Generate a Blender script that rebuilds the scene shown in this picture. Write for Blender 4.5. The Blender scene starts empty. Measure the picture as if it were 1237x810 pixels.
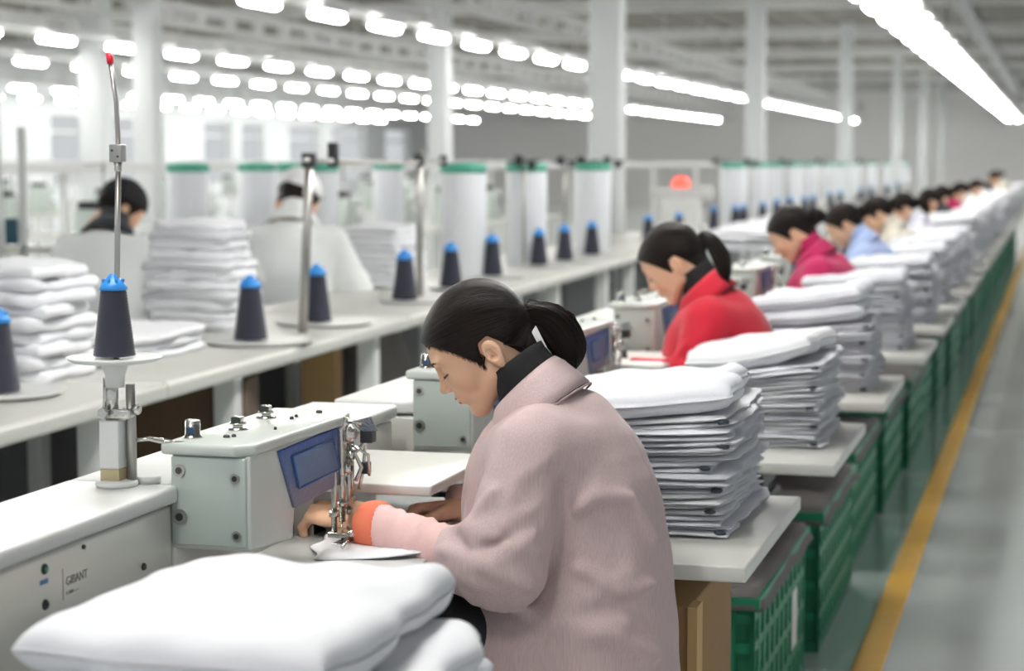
import bpy, bmesh, math, random
import numpy as np
from mathutils import Vector, Matrix
random.seed(7); rng = np.random.default_rng(7)
SC = bpy.context.scene; COL = SC.collection
PI = math.pi
HC = 1.38          # camera height

# ------------------------------------------------------------------ helpers
def mat(name, col, rough=.5, metal=0., bump=0., bscale=40., bstretch=(1,1,1), var=0., sss=0., emit=None, es=0., coat=0., spec=.5, alpha=1., sheen=0., vscale=None):
    m = bpy.data.materials.new(name); m.use_nodes = True
    nt = m.node_tree; b = nt.nodes['Principled BSDF']
    b.inputs['Base Color'].default_value = (*col, 1); b.inputs['Roughness'].default_value = rough
    b.inputs['Metallic'].default_value = metal; b.inputs['Specular IOR Level'].default_value = spec
    b.inputs['Coat Weight'].default_value = coat; b.inputs['Sheen Weight'].default_value = sheen
    if sss:
        b.inputs['Subsurface Weight'].default_value = sss
        b.inputs['Subsurface Radius'].default_value = (.012, .005, .003); b.inputs['Subsurface Scale'].default_value = 1.
    if emit: b.inputs['Emission Color'].default_value = (*emit, 1); b.inputs['Emission Strength'].default_value = es
    if bump or var:
        tc = nt.nodes.new('ShaderNodeTexCoord'); mp = nt.nodes.new('ShaderNodeMapping')
        mp.inputs['Scale'].default_value = bstretch
        nz = nt.nodes.new('ShaderNodeTexNoise'); nz.inputs['Scale'].default_value = bscale; nz.inputs['Detail'].default_value = 4
        nt.links.new(tc.outputs['Object'], mp.inputs['Vector']); nt.links.new(mp.outputs[0], nz.inputs['Vector'])
        if bump:
            bp = nt.nodes.new('ShaderNodeBump'); bp.inputs['Strength'].default_value = bump; bp.inputs['Distance'].default_value = .004
            nt.links.new(nz.outputs['Fac'], bp.inputs['Height']); nt.links.new(bp.outputs[0], b.inputs['Normal'])
        if var:
            n2 = nz
            if vscale:
                n2 = nt.nodes.new('ShaderNodeTexNoise'); n2.inputs['Scale'].default_value = vscale
                nt.links.new(tc.outputs['Object'], n2.inputs['Vector'])
            mx = nt.nodes.new('ShaderNodeMix'); mx.data_type = 'RGBA'
            mx.inputs[6].default_value = (*[c*(1-var) for c in col], 1); mx.inputs[7].default_value = (*[min(1, c*(1+var)) for c in col], 1)
            nt.links.new(n2.outputs['Fac'], mx.inputs[0]); nt.links.new(mx.outputs[2], b.inputs['Base Color'])
    return m

M = {}
M['floor'] = mat('epoxy floor', (.76, .82, .81), .22, var=.06, bscale=1.3, spec=.7, coat=1., )
M['floor'].node_tree.nodes['Principled BSDF'].inputs['Coat Roughness'].default_value = .065; M['floor'].node_tree.nodes['Principled BSDF'].inputs['Coat IOR'].default_value = 1.85
M['yellow'] = mat('yellow floor paint', (.80, .44, .05), .4, var=.12, bscale=9)
M['ceil'] = mat('grey roof sheet', (.20, .185, .165), .75, bump=.0, var=.10, bscale=2, bstretch=(1, .1, 1))
M['wall'] = mat('painted wall', (.86, .85, .83), .8, var=.03, bscale=.6)
M['wallb'] = mat('grey painted wall', (.66, .69, .70), .8, var=.04, bscale=.6)
M['column'] = mat('column paint', (.62, .64, .64), .6, var=.03, bscale=3)
M['tray'] = mat('white tray steel', (.60, .60, .59), .5)
M['glow'] = mat('fluorescent tube', (1, 1, 1), .5, emit=(1, .985, .95), es=66)
M['housing'] = mat('lamp housing', (.8, .8, .8), .4)
M['table'] = mat('cream laminate', (.60, .60, .56), .35, var=.03, bscale=20)
M['edge'] = mat('table edge band', (.55, .55, .50), .4)
M['whitemetal'] = mat('white enamelled steel', (.68, .69, .67), .32, var=.03, bscale=6)
M['beam'] = mat('ivory machine enamel', (.57, .57, .525), .3, var=.04, bscale=5, coat=.2)
M['head'] = mat('pale green machine enamel', (.44, .50, .46), .32, coat=.3)
M['lid'] = mat('light lid enamel', (.53, .57, .53), .3, coat=.2)
M['side'] = mat('grey white side enamel', (.58, .60, .56), .32)
M['chrome'] = mat('chrome steel', (.62, .61, .58), .2, 1., bump=.2, bscale=200)
M['steel'] = mat('brushed steel', (.42, .41, .39), .35, .9)
M['dark'] = mat('black plastic', (.02, .022, .025), .4)
M['screw'] = mat('dark screw', (.05, .06, .055), .35, .6)
M['green'] = mat('green crate plastic', (.02, .26, .135), .42, var=.15, bscale=12)
M['greendark'] = mat('deep green crate plastic', (.014, .19, .095), .5)
M['greencap'] = mat('green cap', (.07, .36, .25), .5, var=.1, bscale=10)
M['blue'] = mat('blue plastic cap', (.03, .27, .72), .4)
M['yarn'] = mat('dark navy yarn', (.022, .024, .042), .85, sheen=.3)
M['cloth'] = mat('white cotton cloth', (.70, .71, .735), .9, bump=.25, bscale=260, sheen=.1)
M['cloth2'] = mat('white cotton fleece', (.67, .685, .73), .95, bump=.3, bscale=180, sheen=.1)
M['pilecloth'] = mat('bright white cotton pile', (.80, .81, .84), .9, bump=.15, bscale=90, sheen=.1)
M['tag'] = mat('dark size tag', (.03, .045, .06), .7)
M['carton'] = mat('brown cardboard', (.30, .18, .075), .8, var=.12, bscale=8)
M['cartondark'] = mat('dark brown cardboard', (.10, .062, .035), .85, var=.2, bscale=8)
M['greybag'] = mat('grey fabric', (.17, .155, .15), .85, bump=.4, bscale=60)
M['greypanel'] = mat('grey panel', (.30, .31, .32), .6)
M['skin'] = mat('skin', (.70, .43, .285), .48, sss=.12, bump=.05, bscale=300, var=.06, vscale=18)
M['skinlip'] = mat('lips', (.42, .12, .10), .4, sss=.1)
M['lash'] = mat('lashes and brows', (.025, .016, .012), .8)
M['black'] = mat('black knit', (.008, .008, .009), .85, bump=.3, bscale=250)
M['trouser'] = mat('black trousers', (.012, .012, .015), .8)
M['orange'] = mat('orange knit cuff', (.80, .20, .11), .85)
M['pinkguard'] = mat('pale pink sleeve guard', (.76, .50, .48), .8, bump=.35, bscale=60)
M['white'] = mat('white plastic', (.82, .82, .82), .4)
M['red'] = mat('red tip', (.65, .01, .04), .4)
M['glass'] = mat('window glass', (.9, .95, 1), .05)
M['navyplastic'] = mat('teal plastic', (.01, .06, .09), .4)

def jacketmat(name, col, stripe=.0):
    m = mat(name, col, .88, sheen=.1)
    nt = m.node_tree; b = nt.nodes['Principled BSDF']
    tc = nt.nodes.new('ShaderNodeTexCoord'); mp = nt.nodes.new('ShaderNodeMapping'); mp.inputs['Scale'].default_value = (420, 420, 22)
    nz = nt.nodes.new('ShaderNodeTexNoise'); nz.inputs['Scale'].default_value = 1; nz.inputs['Detail'].default_value = 2
    nt.links.new(tc.outputs['Object'], mp.inputs[0]); nt.links.new(mp.outputs[0], nz.inputs['Vector'])
    mx = nt.nodes.new('ShaderNodeMix'); mx.data_type = 'RGBA'
    mx.inputs[6].default_value = (*[c*(1-stripe) for c in col], 1); mx.inputs[7].default_value = (*[min(1, c*(1+stripe)) for c in col], 1)
    nt.links.new(nz.outputs['Fac'], mx.inputs[0]); nt.links.new(mx.outputs[2], b.inputs['Base Color'])
    bp = nt.nodes.new('ShaderNodeBump'); bp.inputs['Strength'].default_value = .25; bp.inputs['Distance'].default_value = .002
    nt.links.new(nz.outputs['Fac'], bp.inputs['Height']); nt.links.new(bp.outputs[0], b.inputs['Normal'])
    return m
M['pink'] = jacketmat('dusty pink stripe wool', (.53, .405, .40), .2)
M['pinkseam'] = mat('pink seam', (.36, .25, .25), .9)
M['redcoat'] = jacketmat('red knit', (.50, .006, .025), .12)
M['magenta'] = jacketmat('magenta knit', (.42, .008, .085), .12)
M['bluecoat'] = jacketmat('light blue coat', (.36, .45, .70), .05)
M['beige'] = jacketmat('beige coat', (.62, .58, .49), .05)
M['whitecoat'] = jacketmat('white coat', (.86, .88, .87), .03)
M['lilac'] = jacketmat('pale lilac coat', (.68, .68, .76), .04)
M['blackcoat'] = jacketmat('black coat', (.02, .025, .03), .05)

def hairmat():
    m = mat('black hair', (.012, .009, .008), .34, spec=.13)
    nt = m.node_tree; b = nt.nodes['Principled BSDF']
    uv = nt.nodes.new('ShaderNodeUVMap'); uv.uv_map = 'strand'
    mp = nt.nodes.new('ShaderNodeMapping'); mp.inputs['Scale'].default_value = (110, 1.2, 1)
    nz = nt.nodes.new('ShaderNodeTexNoise'); nz.inputs['Scale'].default_value = 1; nz.inputs['Detail'].default_value = 5; nz.inputs['Roughness'].default_value = .7
    nt.links.new(uv.outputs[0], mp.inputs[0]); nt.links.new(mp.outputs[0], nz.inputs['Vector'])
    bp = nt.nodes.new('ShaderNodeBump'); bp.inputs['Strength'].default_value = .9; bp.inputs['Distance'].default_value = .004
    nt.links.new(nz.outputs['Fac'], bp.inputs['Height']); nt.links.new(bp.outputs[0], b.inputs['Normal'])
    r = nt.nodes.new('ShaderNodeMix'); r.data_type = 'RGBA'
    r.inputs[6].default_value = (.002, .0015, .0015, 1); r.inputs[7].default_value = (.042, .027, .020, 1)
    mr = nt.nodes.new('ShaderNodeMapRange'); mr.inputs[1].default_value = .42; mr.inputs[2].default_value = .75
    nt.links.new(nz.outputs['Fac'], mr.inputs[0]); nt.links.new(mr.outputs[0], r.inputs[0]); nt.links.new(r.outputs[2], b.inputs['Base Color'])
    return m
M['hair'] = hairmat()

class MB:
    """collects primitive shapes and links them as one mesh object"""
    def __init__(s): s.v = []; s.f = []; s.mi = []; s.sm = []
    def add(s, v, f, mi=0, sm=False):
        n = len(s.v); s.v += [tuple(map(float, p)) for p in v]
        s.f += [tuple(n+i for i in q) for q in f]; s.mi += [mi]*len(f); s.sm += [sm]*len(f); return s
    def box(s, x0, x1, y0, y1, z0, z1, mi=0, bev=0):
        if bev <= 0:
            v = [(x, y, z) for z in (z0, z1) for y in (y0, y1) for x in (x0, x1)]
            return s.add(v, [(0, 2, 3, 1), (4, 5, 7, 6), (0, 1, 5, 4), (2, 6, 7, 3), (0, 4, 6, 2), (1, 3, 7, 5)], mi)
        bm = bmesh.new(); bmesh.ops.create_cube(bm, size=1)
        for q in bm.verts: q.co = Vector((x0+(q.co.x+.5)*(x1-x0), y0+(q.co.y+.5)*(y1-y0), z0+(q.co.z+.5)*(z1-z0)))
        bmesh.ops.bevel(bm, geom=bm.edges[:], offset=bev, segments=3, affect='EDGES', profile=.5)
        return s.bm(bm, mi, True)
    def bm(s, bm, mi=0, sm=False):
        bm.verts.index_update(); s.add([q.co for q in bm.verts], [[w.index for w in f.verts] for f in bm.faces], mi, sm); bm.free(); return s
    def prism(s, poly, axis, a, b, mi=0, bev=0, seg=2):
        """poly of 2D points, extruded along axis from a to b"""
        n = len(poly)
        def P(p, t): return {0: (t, p[0], p[1]), 1: (p[0], t, p[1]), 2: (p[0], p[1], t)}[axis]
        bm = bmesh.new(); A = [bm.verts.new(P(p, a)) for p in poly]; B = [bm.verts.new(P(p, b)) for p in poly]
        bm.faces.new(A); bm.faces.new(B[::-1])
        for i in range(n): bm.faces.new((A[i], B[i], B[(i+1) % n], A[(i+1) % n]))
        bmesh.ops.recalc_face_normals(bm, faces=bm.faces[:])
        if bev: bmesh.ops.bevel(bm, geom=bm.edges[:], offset=bev, segments=seg, affect='EDGES', profile=.5)
        return s.bm(bm, mi, bool(bev))
    def tube(s, pts, r, n=12, mi=0, cap=True):
        pts = [Vector(p) for p in pts]; rs = r if isinstance(r, (list, tuple)) else [r]*len(pts)
        v = []; prev = None
        for i, p in enumerate(pts):
            t = (pts[min(i+1, len(pts)-1)]-pts[max(i-1, 0)]).normalized()
            if prev is None: u = t.orthogonal().normalized()
            else: u = (prev-t*prev.dot(t)).normalized()
            prev = u; w = t.cross(u)
            for k in range(n):
                a = 2*PI*k/n; v.append(p+(u*math.cos(a)+w*math.sin(a))*rs[i])
        f = [(i*n+k, i*n+(k+1) % n, (i+1)*n+(k+1) % n, (i+1)*n+k) for i in range(len(pts)-1) for k in range(n)]
        s.add(v, f, mi, True)
        if cap:
            m = len(v); s.f += [tuple(len(s.v)-m+k for k in range(n))[::-1], tuple(len(s.v)-n+k for k in range(n))]
            s.mi += [mi]*2; s.sm += [False]*2
        return s
    def lathe(s, prof, c=(0, 0, 0), n=28, mi=0, axis=2, sm=True):
        """prof = (radius, height) pairs about a vertical axis through c"""
        v = []
        for r, z in prof:
            for k in range(n):
                a = 2*PI*k/n; q = (r*math.cos(a), r*math.sin(a), z)
                if axis == 1: q = (q[0], q[2], q[1])
                if axis == 0: q = (q[2], q[0], q[1])
                v.append((c[0]+q[0], c[1]+q[1], c[2]+q[2]))
        f = [(i*n+k, i*n+(k+1) % n, (i+1)*n+(k+1) % n, (i+1)*n+k) for i in range(len(prof)-1) for k in range(n)]
        s.add(v, f, mi, sm)
        b = len(s.v)-len(v)
        s.f += [tuple(b+k for k in range(n))[::-1], tuple(b+len(v)-n+k for k in range(n))]; s.mi += [mi]*2; s.sm += [False]*2
        return s
    def mesh(s, name, mats):
        me = bpy.data.meshes.new(name); me.from_pydata(s.v, [], s.f)
        for m in (mats if isinstance(mats, (list, tuple)) else [mats]): me.materials.append(M[m] if isinstance(m, str) else m)
        me.polygons.foreach_set('material_index', s.mi); me.polygons.foreach_set('use_smooth', s.sm)
        bm = bmesh.new(); bm.from_mesh(me); bmesh.ops.recalc_face_normals(bm, faces=bm.faces[:]); bm.to_mesh(me); bm.free()
        return me
    def build(s, name, mats, parent=None, loc=(0, 0, 0)):
        return link(name, s.mesh(name, mats), parent, loc)

def split_build(mb, name, mats, parent=None, loc=(0, 0, 0)):
    """every loose piece of the collected shapes becomes an object of its own"""
    n = len(mb.v); par = list(range(n))
    def find(a):
        while par[a] != a: par[a] = par[par[a]]; a = par[a]
        return a
    for f in mb.f:
        for q in f[1:]: par[find(q)] = find(f[0])
    gr = {}
    for i, f in enumerate(mb.f): gr.setdefault(find(f[0]), []).append(i)
    out = []
    for fs in gr.values():
        m2 = MB(); ids = sorted({q for i in fs for q in mb.f[i]}); mp = {q: k for k, q in enumerate(ids)}
        m2.v = [mb.v[q] for q in ids]; m2.f = [tuple(mp[q] for q in mb.f[i]) for i in fs]; m2.mi = [mb.mi[i] for i in fs]; m2.sm = [mb.sm[i] for i in fs]
        out.append(m2.build(name, mats, parent, loc))
    return out
SZ = .87                       # size of the aisle-side line of machines and its workers
LIFT = HC*(1-SZ); FL = -LIFT/SZ   # FL: the floor in their own coordinates
def put(o, x, y, z=0.): o.location = (x*SZ, y*SZ, LIFT+z*SZ); o.scale = (SZ, SZ, SZ); return o
def link(name, me, parent=None, loc=(0, 0, 0)):
    o = bpy.data.objects.new(name, me); COL.objects.link(o); o.location = loc
    if parent: o.parent = parent
    return o
def tag(o, label=None, cat=None, group=None, kind=None):
    for k, v in (('label', label), ('category', cat), ('group', group), ('kind', kind)):
        if v: o[k] = v
    return o
def thing(name, label, cat, loc=(0, 0, 0), rz=0, group=None):
    o = bpy.data.objects.new(name, None); COL.objects.link(o); o.location = loc; o.rotation_euler = (0, 0, rz)
    o.empty_display_size = .1
    return tag(o, label, cat, group)
def copy_tree(o, parent=None):
    c = o.copy(); COL.objects.link(c)
    if parent: c.parent = parent
    for ch in CHILD(o): copy_tree(ch, c)
    return c
def CHILD(o): return [x for x in bpy.data.objects if x.parent == o]
def dup(o, loc, label=None, rz=None, group=None):
    c = copy_tree(o); c.location = loc
    if rz is not None: c.rotation_euler = (0, 0, rz)
    if label: c['label'] = label
    if group: c['group'] = group
    return c
def struct(o): o['kind'] = 'structure'; return o
ORD = ['first', 'second', 'third', 'fourth', 'fifth', 'sixth', 'seventh', 'eighth', 'ninth', 'tenth', 'eleventh', 'twelfth', 'thirteenth',
       'fourteenth', 'fifteenth', 'sixteenth', 'seventeenth', 'eighteenth', 'nineteenth', 'twentieth', 'twenty-first', 'twenty-second',
       'twenty-third', 'twenty-fourth', 'twenty-fifth', 'twenty-sixth', 'twenty-seventh', 'twenty-eighth', 'twenty-ninth', 'thirtieth',
       'thirty-first', 'thirty-second', 'thirty-third', 'thirty-fourth', 'thirty-fifth', 'thirty-sixth', 'thirty-seventh', 'thirty-eighth', 'thirty-ninth', 'fortieth', 'forty-first', 'forty-second', 'forty-third', 'forty-fourth', 'forty-fifth', 'forty-sixth']

# ------------------------------------------------------------------ signed-distance modelling
class Grid:
    def __init__(s, lo, hi, h):
        s.lo = np.array(lo, float); s.h = h
        n = [int(math.ceil((hi[i]-lo[i])/h))+1 for i in range(3)]
        ax = [lo[i]+h*np.arange(n[i]) for i in range(3)]
        s.x, s.y, s.z = [a.astype(np.float32) for a in np.meshgrid(*ax, indexing='ij')]
def capsule(g, a, b, ra, rb=None, sy=1.):
    """tapered capsule; sy squashes the distance in y"""
    rb = ra if rb is None else rb
    a = np.array(a, float); b = np.array(b, float); d = b-a; L = float(d@d)+1e-12
    px, py, pz = g.x-a[0], (g.y-a[1]), g.z-a[2]
    t = np.clip((px*d[0]+py*d[1]+pz*d[2])/L, 0, 1)
    return np.sqrt((px-t*d[0])**2+((py-t*d[1])/sy)**2+(pz-t*d[2])**2)-(ra+(rb-ra)*t)
def ellips(g, c, r, rot=None):
    p = [g.x-c[0], g.y-c[1], g.z-c[2]]
    if rot is not None:
        R = np.array(Matrix(rot).inverted() if not isinstance(rot, np.ndarray) else rot.T)
        p = [R[i][0]*p[0]+R[i][1]*p[1]+R[i][2]*p[2] for i in range(3)]
    k0 = np.sqrt((p[0]/r[0])**2+(p[1]/r[1])**2+(p[2]/r[2])**2)
    k1 = np.sqrt((p[0]/r[0]**2)**2+(p[1]/r[1]**2)**2+(p[2]/r[2]**2)**2)+1e-9
    return k0*(k0-1)/k1
def smin(a, b, k):
    h = np.clip(.5+.5*(b-a)/k, 0, 1); return b*(1-h)+a*h-k*h*(1-h)
def smax(a, b, k): return -smin(-a, -b, k)
def polyd(px, py, poly):
    """signed distance to a 2D polygon, negative inside"""
    d = np.full(px.shape, 1e9, np.float32); s = np.ones(px.shape, np.float32); n = len(poly)
    for i in range(n):
        ax, ay = poly[i]; bx, by = poly[i-1]; ex, ey = bx-ax, by-ay; wx, wy = px-ax, py-ay
        t = np.clip((wx*ex+wy*ey)/(ex*ex+ey*ey), 0, 1)
        d = np.minimum(d, (wx-ex*t)**2+(wy-ey*t)**2)
        c1 = py >= ay; c2 = py < by; c3 = ex*wy > ey*wx
        flip = (c1 & c2 & c3) | (~c1 & ~c2 & ~c3); s = np.where(flip, -s, s)
    return s*np.sqrt(d)
def nets(g, f):
    """surface nets: grid values -> vertices, quads"""
    f = f.astype(np.float32); ins = f < 0; nx, ny, nz = f.shape
    cs = [(i, j, k) for i in (0, 1) for j in (0, 1) for k in (0, 1)]
    def sl(a, c): return a[c[0]:nx-1+c[0], c[1]:ny-1+c[1], c[2]:nz-1+c[2]]
    cnt = sum(sl(ins, c).astype(np.int8) for c in cs); act = (cnt > 0) & (cnt < 8)
    acc = np.zeros(act.shape+(3,), np.float32); num = np.zeros(act.shape, np.float32)
    for a in range(8):
        for b in range(a+1, 8):
            ca, cb = cs[a], cs[b]
            if sum(abs(ca[i]-cb[i]) for i in range(3)) != 1: continue
            fa, fb = sl(f, ca), sl(f, cb); cr = (fa < 0) != (fb < 0)
            t = np.where(cr, fa/(fa-fb+1e-20), 0)
            for i in range(3): acc[..., i] += np.where(cr, ca[i]+(cb[i]-ca[i])*t, 0)
            num += cr
    idx = -np.ones(act.shape, np.int64); idx[act] = np.arange(act.sum())
    I = np.argwhere(act); V = (I+acc[act]/num[act][:, None])*g.h+g.lo
    Q = []
    for ax in range(3):
        o = [i for i in range(3) if i != ax]
        s0 = [slice(None)]*3; s1 = [slice(None)]*3; s0[ax] = slice(0, -1); s1[ax] = slice(1, None)
        cr = ins[tuple(s0)] != ins[tuple(s1)]; st = ins[tuple(s0)]
        E = np.argwhere(cr); m = (E[:, o[0]] > 0) & (E[:, o[1]] > 0) & (E[:, o[0]] < f.shape[o[0]]-1) & (E[:, o[1]] < f.shape[o[1]]-1)
        E = E[m]
        if not len(E): continue
        u = np.zeros(3, int); u[o[0]] = 1; w = np.zeros(3, int); w[o[1]] = 1
        def id_(e): return idx[e[:, 0], e[:, 1], e[:, 2]]
        q = np.stack([id_(E-u-w), id_(E-w), id_(E), id_(E-u)], 1)
        rev = st[E[:, 0], E[:, 1], E[:, 2]]
        if ax == 1: rev = ~rev
        q[~rev] = q[~rev][:, ::-1]; Q.append(q)
    return V, np.concatenate(Q)
def netmesh(name, g, f, m, smooth=2):
    V, Q = nets(g, f)
    Q = Q[(Q >= 0).all(1)]
    for _ in range(smooth):   # laplacian relax
        S = np.zeros_like(V); N = np.zeros(len(V))
        for a in range(4):
            b = (a+1) % 4
            np.add.at(S, Q[:, a], V[Q[:, b]]); np.add.at(N, Q[:, a], 1); np.add.at(S, Q[:, b], V[Q[:, a]]); np.add.at(N, Q[:, b], 1)
        V = np.where(N[:, None] > 0, V*.5+.5*S/np.maximum(N, 1)[:, None], V)
    me = bpy.data.meshes.new(name)
    me.vertices.add(len(V)); me.vertices.foreach_set('co', V.astype(np.float32).ravel())
    me.loops.add(len(Q)*4); me.loops.foreach_set('vertex_index', Q.ravel().astype(np.int32))
    me.polygons.add(len(Q)); me.polygons.foreach_set('loop_start', np.arange(0, len(Q)*4, 4, dtype=np.int32))
    me.polygons.foreach_set('use_smooth', np.ones(len(Q), bool))
    me.update(calc_edges=True); me.validate()
    me.materials.append(M[m] if isinstance(m, str) else m)
    return me
def loftmesh(name, rings, m, closed=True, thick=0, caps=False):
    """rings: list of equally long point lists"""
    n = len(rings[0]); mb = MB()
    v = [p for r in rings for p in r]
    f = [(i*n+k, i*n+(k+1) % n, (i+1)*n+(k+1) % n, (i+1)*n+k) for i in range(len(rings)-1) for k in range(n if closed else n-1)]
    if caps: f += [tuple(range(n))[::-1], tuple((len(rings)-1)*n+k for k in range(n))]
    mb.add(v, f, 0, True); me = mb.mesh(name, m)
    if thick:
        bm = bmesh.new(); bm.from_mesh(me)
        bmesh.ops.solidify(bm, geom=bm.faces[:], thickness=thick); bm.to_mesh(me); bm.free()
        me.polygons.foreach_set('use_smooth', [True]*len(me.polygons))
    return me
# ------------------------------------------------------------------ camera
F = 2400.; CX, CY = 618.5, 405; VPX, VPY = 1280., 195.
pitch = math.atan((CY-VPY)/F); yaw = math.atan((VPX-CX)/math.hypot(F, CY-VPY))
cd = bpy.data.cameras.new('camera'); cam = bpy.data.objects.new('camera', cd); COL.objects.link(cam); SC.camera = cam
cam.location = (0, 0, HC); cam.rotation_euler = (PI/2-pitch, 0, yaw)
cd.sensor_width = 36; cd.lens = 36*F/1237; cd.clip_end = 300; cd.clip_start = .05
cd.dof.use_dof = True; cd.dof.focus_distance = 3.12; cd.dof.aperture_fstop = 4.3
SC.view_settings.view_transform = 'Standard'; SC.view_settings.look = 'None'; SC.view_settings.gamma = 1
SC.view_settings.exposure = 0.06; SC.view_settings.use_curve_mapping = False
w = bpy.data.worlds.new('daylight'); SC.world = w; w.use_nodes = True
w.node_tree.nodes['Background'].inputs[0].default_value = (.93, .97, 1, 1); w.node_tree.nodes['Background'].inputs[1].default_value = .62

# ------------------------------------------------------------------ setting
XL, XR, YN, YF, ZC = -21., 5., -3., 66., 3.75
floor = struct(MB().box(XL, XR, YN-3, YF, -.1, 0).build('floor', 'floor'))
# ceiling of ribbed roof sheet
cb = MB(); x = XL
cb.box(XL, XR, -1, YF, ZC+.08, ZC+.16)
while x < XR:
    cb.box(x, x+.12, -1, YF, ZC+.03, ZC+.08); x += .5
struct(cb.build('ceiling', 'ceil'))
for i in range(9):
    y = 8+i*7.
    struct(MB().box(XL, XR, y, y+.16, ZC-.16, ZC+.03).build('trim_%d' % (i+1), 'tray'))
struct(MB().box(XL, XR, YF, YF+.2, 0, ZC+.2).build('wall_back', 'wall'))
# left wall with tall windows
WZ0, WZ1 = .8, 2.45
wins = [(4, 6.5), (8, 10.5), (12, 14.5), (16, 18.5), (20, 22.5), (24, 26.5), (29, 31.5), (34, 36.3), (38.9, 40.6), (41.4, 44.4), (46.9, 48.7), (49.3, 50.9), (52.7, 55.2), (56.2, 59.2), (61, 63.5)]
wl = MB(); wl.box(XL-.25, XL, YN, YF, 0, WZ0); wl.box(XL-.25, XL, YN, YF, WZ1, ZC+.2)
edges = [YN]
for c in wins: edges += list(c)
edges.append(YF)
for a, b in zip(edges[0::2], edges[1::2]): wl.box(XL-.25, XL, a, b, WZ0, WZ1)
struct(wl.build('wall_left', 'wallb'))
for i, c in enumerate(wins):
    fr = MB()
    for a, b in (c,):
        for yy in (a, b-.05): fr.box(XL-.18, XL-.10, yy, yy+.05, WZ0, WZ1)
        for zz in (WZ0, (WZ0+WZ1)*.62, WZ1-.05): fr.box(XL-.18, XL-.10, a, b, zz, zz+.05)
    struct(fr.build('window_%d' % (i+1), 'whitemetal'))
# yellow floor line
struct(MB().box(-.515, -.435, .5, 65.9, 0, .003).build('trim_12', 'yellow'))
# columns
cols = [(733, 44), (911, 26), (1019, 18), (1081, 13.5), (1112, 11), (1134, 9.5)]
def fromdepth(px, d):     # point on a pixel column at forward distance d, as x, y
    lx = (px-CX)/F*d; return (lx*math.cos(yaw)-d*math.sin(yaw), lx*math.sin(yaw)+d*math.cos(yaw))
for i, (px, wpx) in enumerate(cols+[(532, 29), (182, 33), (120, 36)]):
    d = (17, 25, 35, 45.5, 54, 62)[i] if i < 6 else (23.5, 21, 25.5)[i-6]
    cxx, cyy = fromdepth(px, d); h = wpx*d/F/2*.84
    c = MB().prism([(-h, -h), (h, -h), (h, h), (-h, h)], 2, 0, ZC+.05, bev=.012).build('column', 'column', loc=(cxx, cyy, 0)); struct(c)

# ------------------------------------------------------------------ strip lights and trays
def light_proto():
    t = thing('strip_light', 'x', 'ceiling light')
    MB().prism([(-.05, 0), (.05, 0), (.03, .05), (-.03, .05)], 1, -.60, .60).build('housing', 'housing', t)
    MB().tube([(0, -.56, -.03), (0, .56, -.03)], .027, 10).build('tube', 'glow', t)
    return t
LP = light_proto(); LPused = False
LR = [(-1.22, 'right row over the aisle', 1.0, 1.4, 62), (-1.50, 'left row over the aisle', 1.0, 1.4, 62),
      (-6.05, 'lowest long row left of the aisle', 8.6, 1.5, 62), (-9.9, 'second row left of the aisle', 5.0, 1.5, 60),
      (-12.4, 'third row left of the aisle', 3.0, 1.5, 58), (-17.0, 'fourth row left of the aisle', 8.0, 1.5, 58),
      (-19.6, 'row nearest the window wall', 10.0, 1.5, 58)]
ZL = 2.64
for x, rn, y0, dy, y1 in LR:
    y = y0; k = 0
    while y < y1:
        lab = 'white strip light, %s, %s along it' % (rn, ORD[k] if k < 46 else 'fortieth or beyond')
        lx = x+(.0 if x > -3 else 0)
        if not LPused: o = LP; LPused = True; o.location = (lx, y, ZL); o['label'] = lab
        else: o = dup(LP, (lx, y, ZL), lab)
        o['group'] = 'strip lights, '+rn
        if x > -1.4: o.scale = (2.2, .5, 1)
        elif x > -2: o.scale = (1.2, .42, 1)
        y += dy; k += 1
ROD = MB().tube([(0, 0, ZL+.1), (0, 0, ZC+.05)], .012, 6).mesh('hanger_rod', 'tray')
# light trunking above every row
for i, (x, rn, y0, dy, y1) in enumerate(LR):
    if i == 0: continue
    xx = -1.36 if i == 1 else x
    ys, ye = y0-2, y1+2
    w_ = .12 if i == 1 else .04
    t = thing('cable_tray', 'pale steel trunking carrying the lights, %s' % rn, 'cable tray', (xx, 0, 0))
    MB().box(-w_-.1, w_+.1, ys, ye, ZL+.05, ZL+.10).build('lower_channel', 'tray', t)
    if i > 1:
        a = MB(); a.box(-.05, .05, ys, ye, ZL+.30, ZL+.36); a.box(-.05, .05, ys, ye, ZL+.50, ZL+.58)
        y = ys
        while y < ye: a.box(-.04, .04, y, y+.22, ZL+.36, ZL+.50); y += .9
        a.build('upper_rail', 'tray', t)
    y = ys+.5
    while y < ye: link('hanger_rod', ROD, t, (0, y, 0)); y += 3.0
d = thing('air_duct', 'long pale pipe under the roof above the aisle lights', 'pipe', (-1.22, 0, 3.32))
MB().tube([(0, 6, 0), (0, 65.9, 0)], .085, 14).build('pipe', 'tray', d)
m_ = MB(); [m_.box(-.01, .01, 8+5*k, 8.03+5*k, .08, ZC-3.27) for k in range(11)]; split_build(m_, 'pipe_hanger', 'tray', d)
d = thing('air_duct', 'thin pale pipe under the roof right of the aisle lights', 'pipe', (.35, 0, 3.45))
MB().tube([(0, 6, 0), (0, 65.9, 0)], .05, 12).build('pipe', 'tray', d)
m_ = MB(); [m_.box(-.01, .01, 9+5*k, 9.03+5*k, .04, ZC-3.4) for k in range(11)]; split_build(m_, 'pipe_hanger', 'tray', d)
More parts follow.
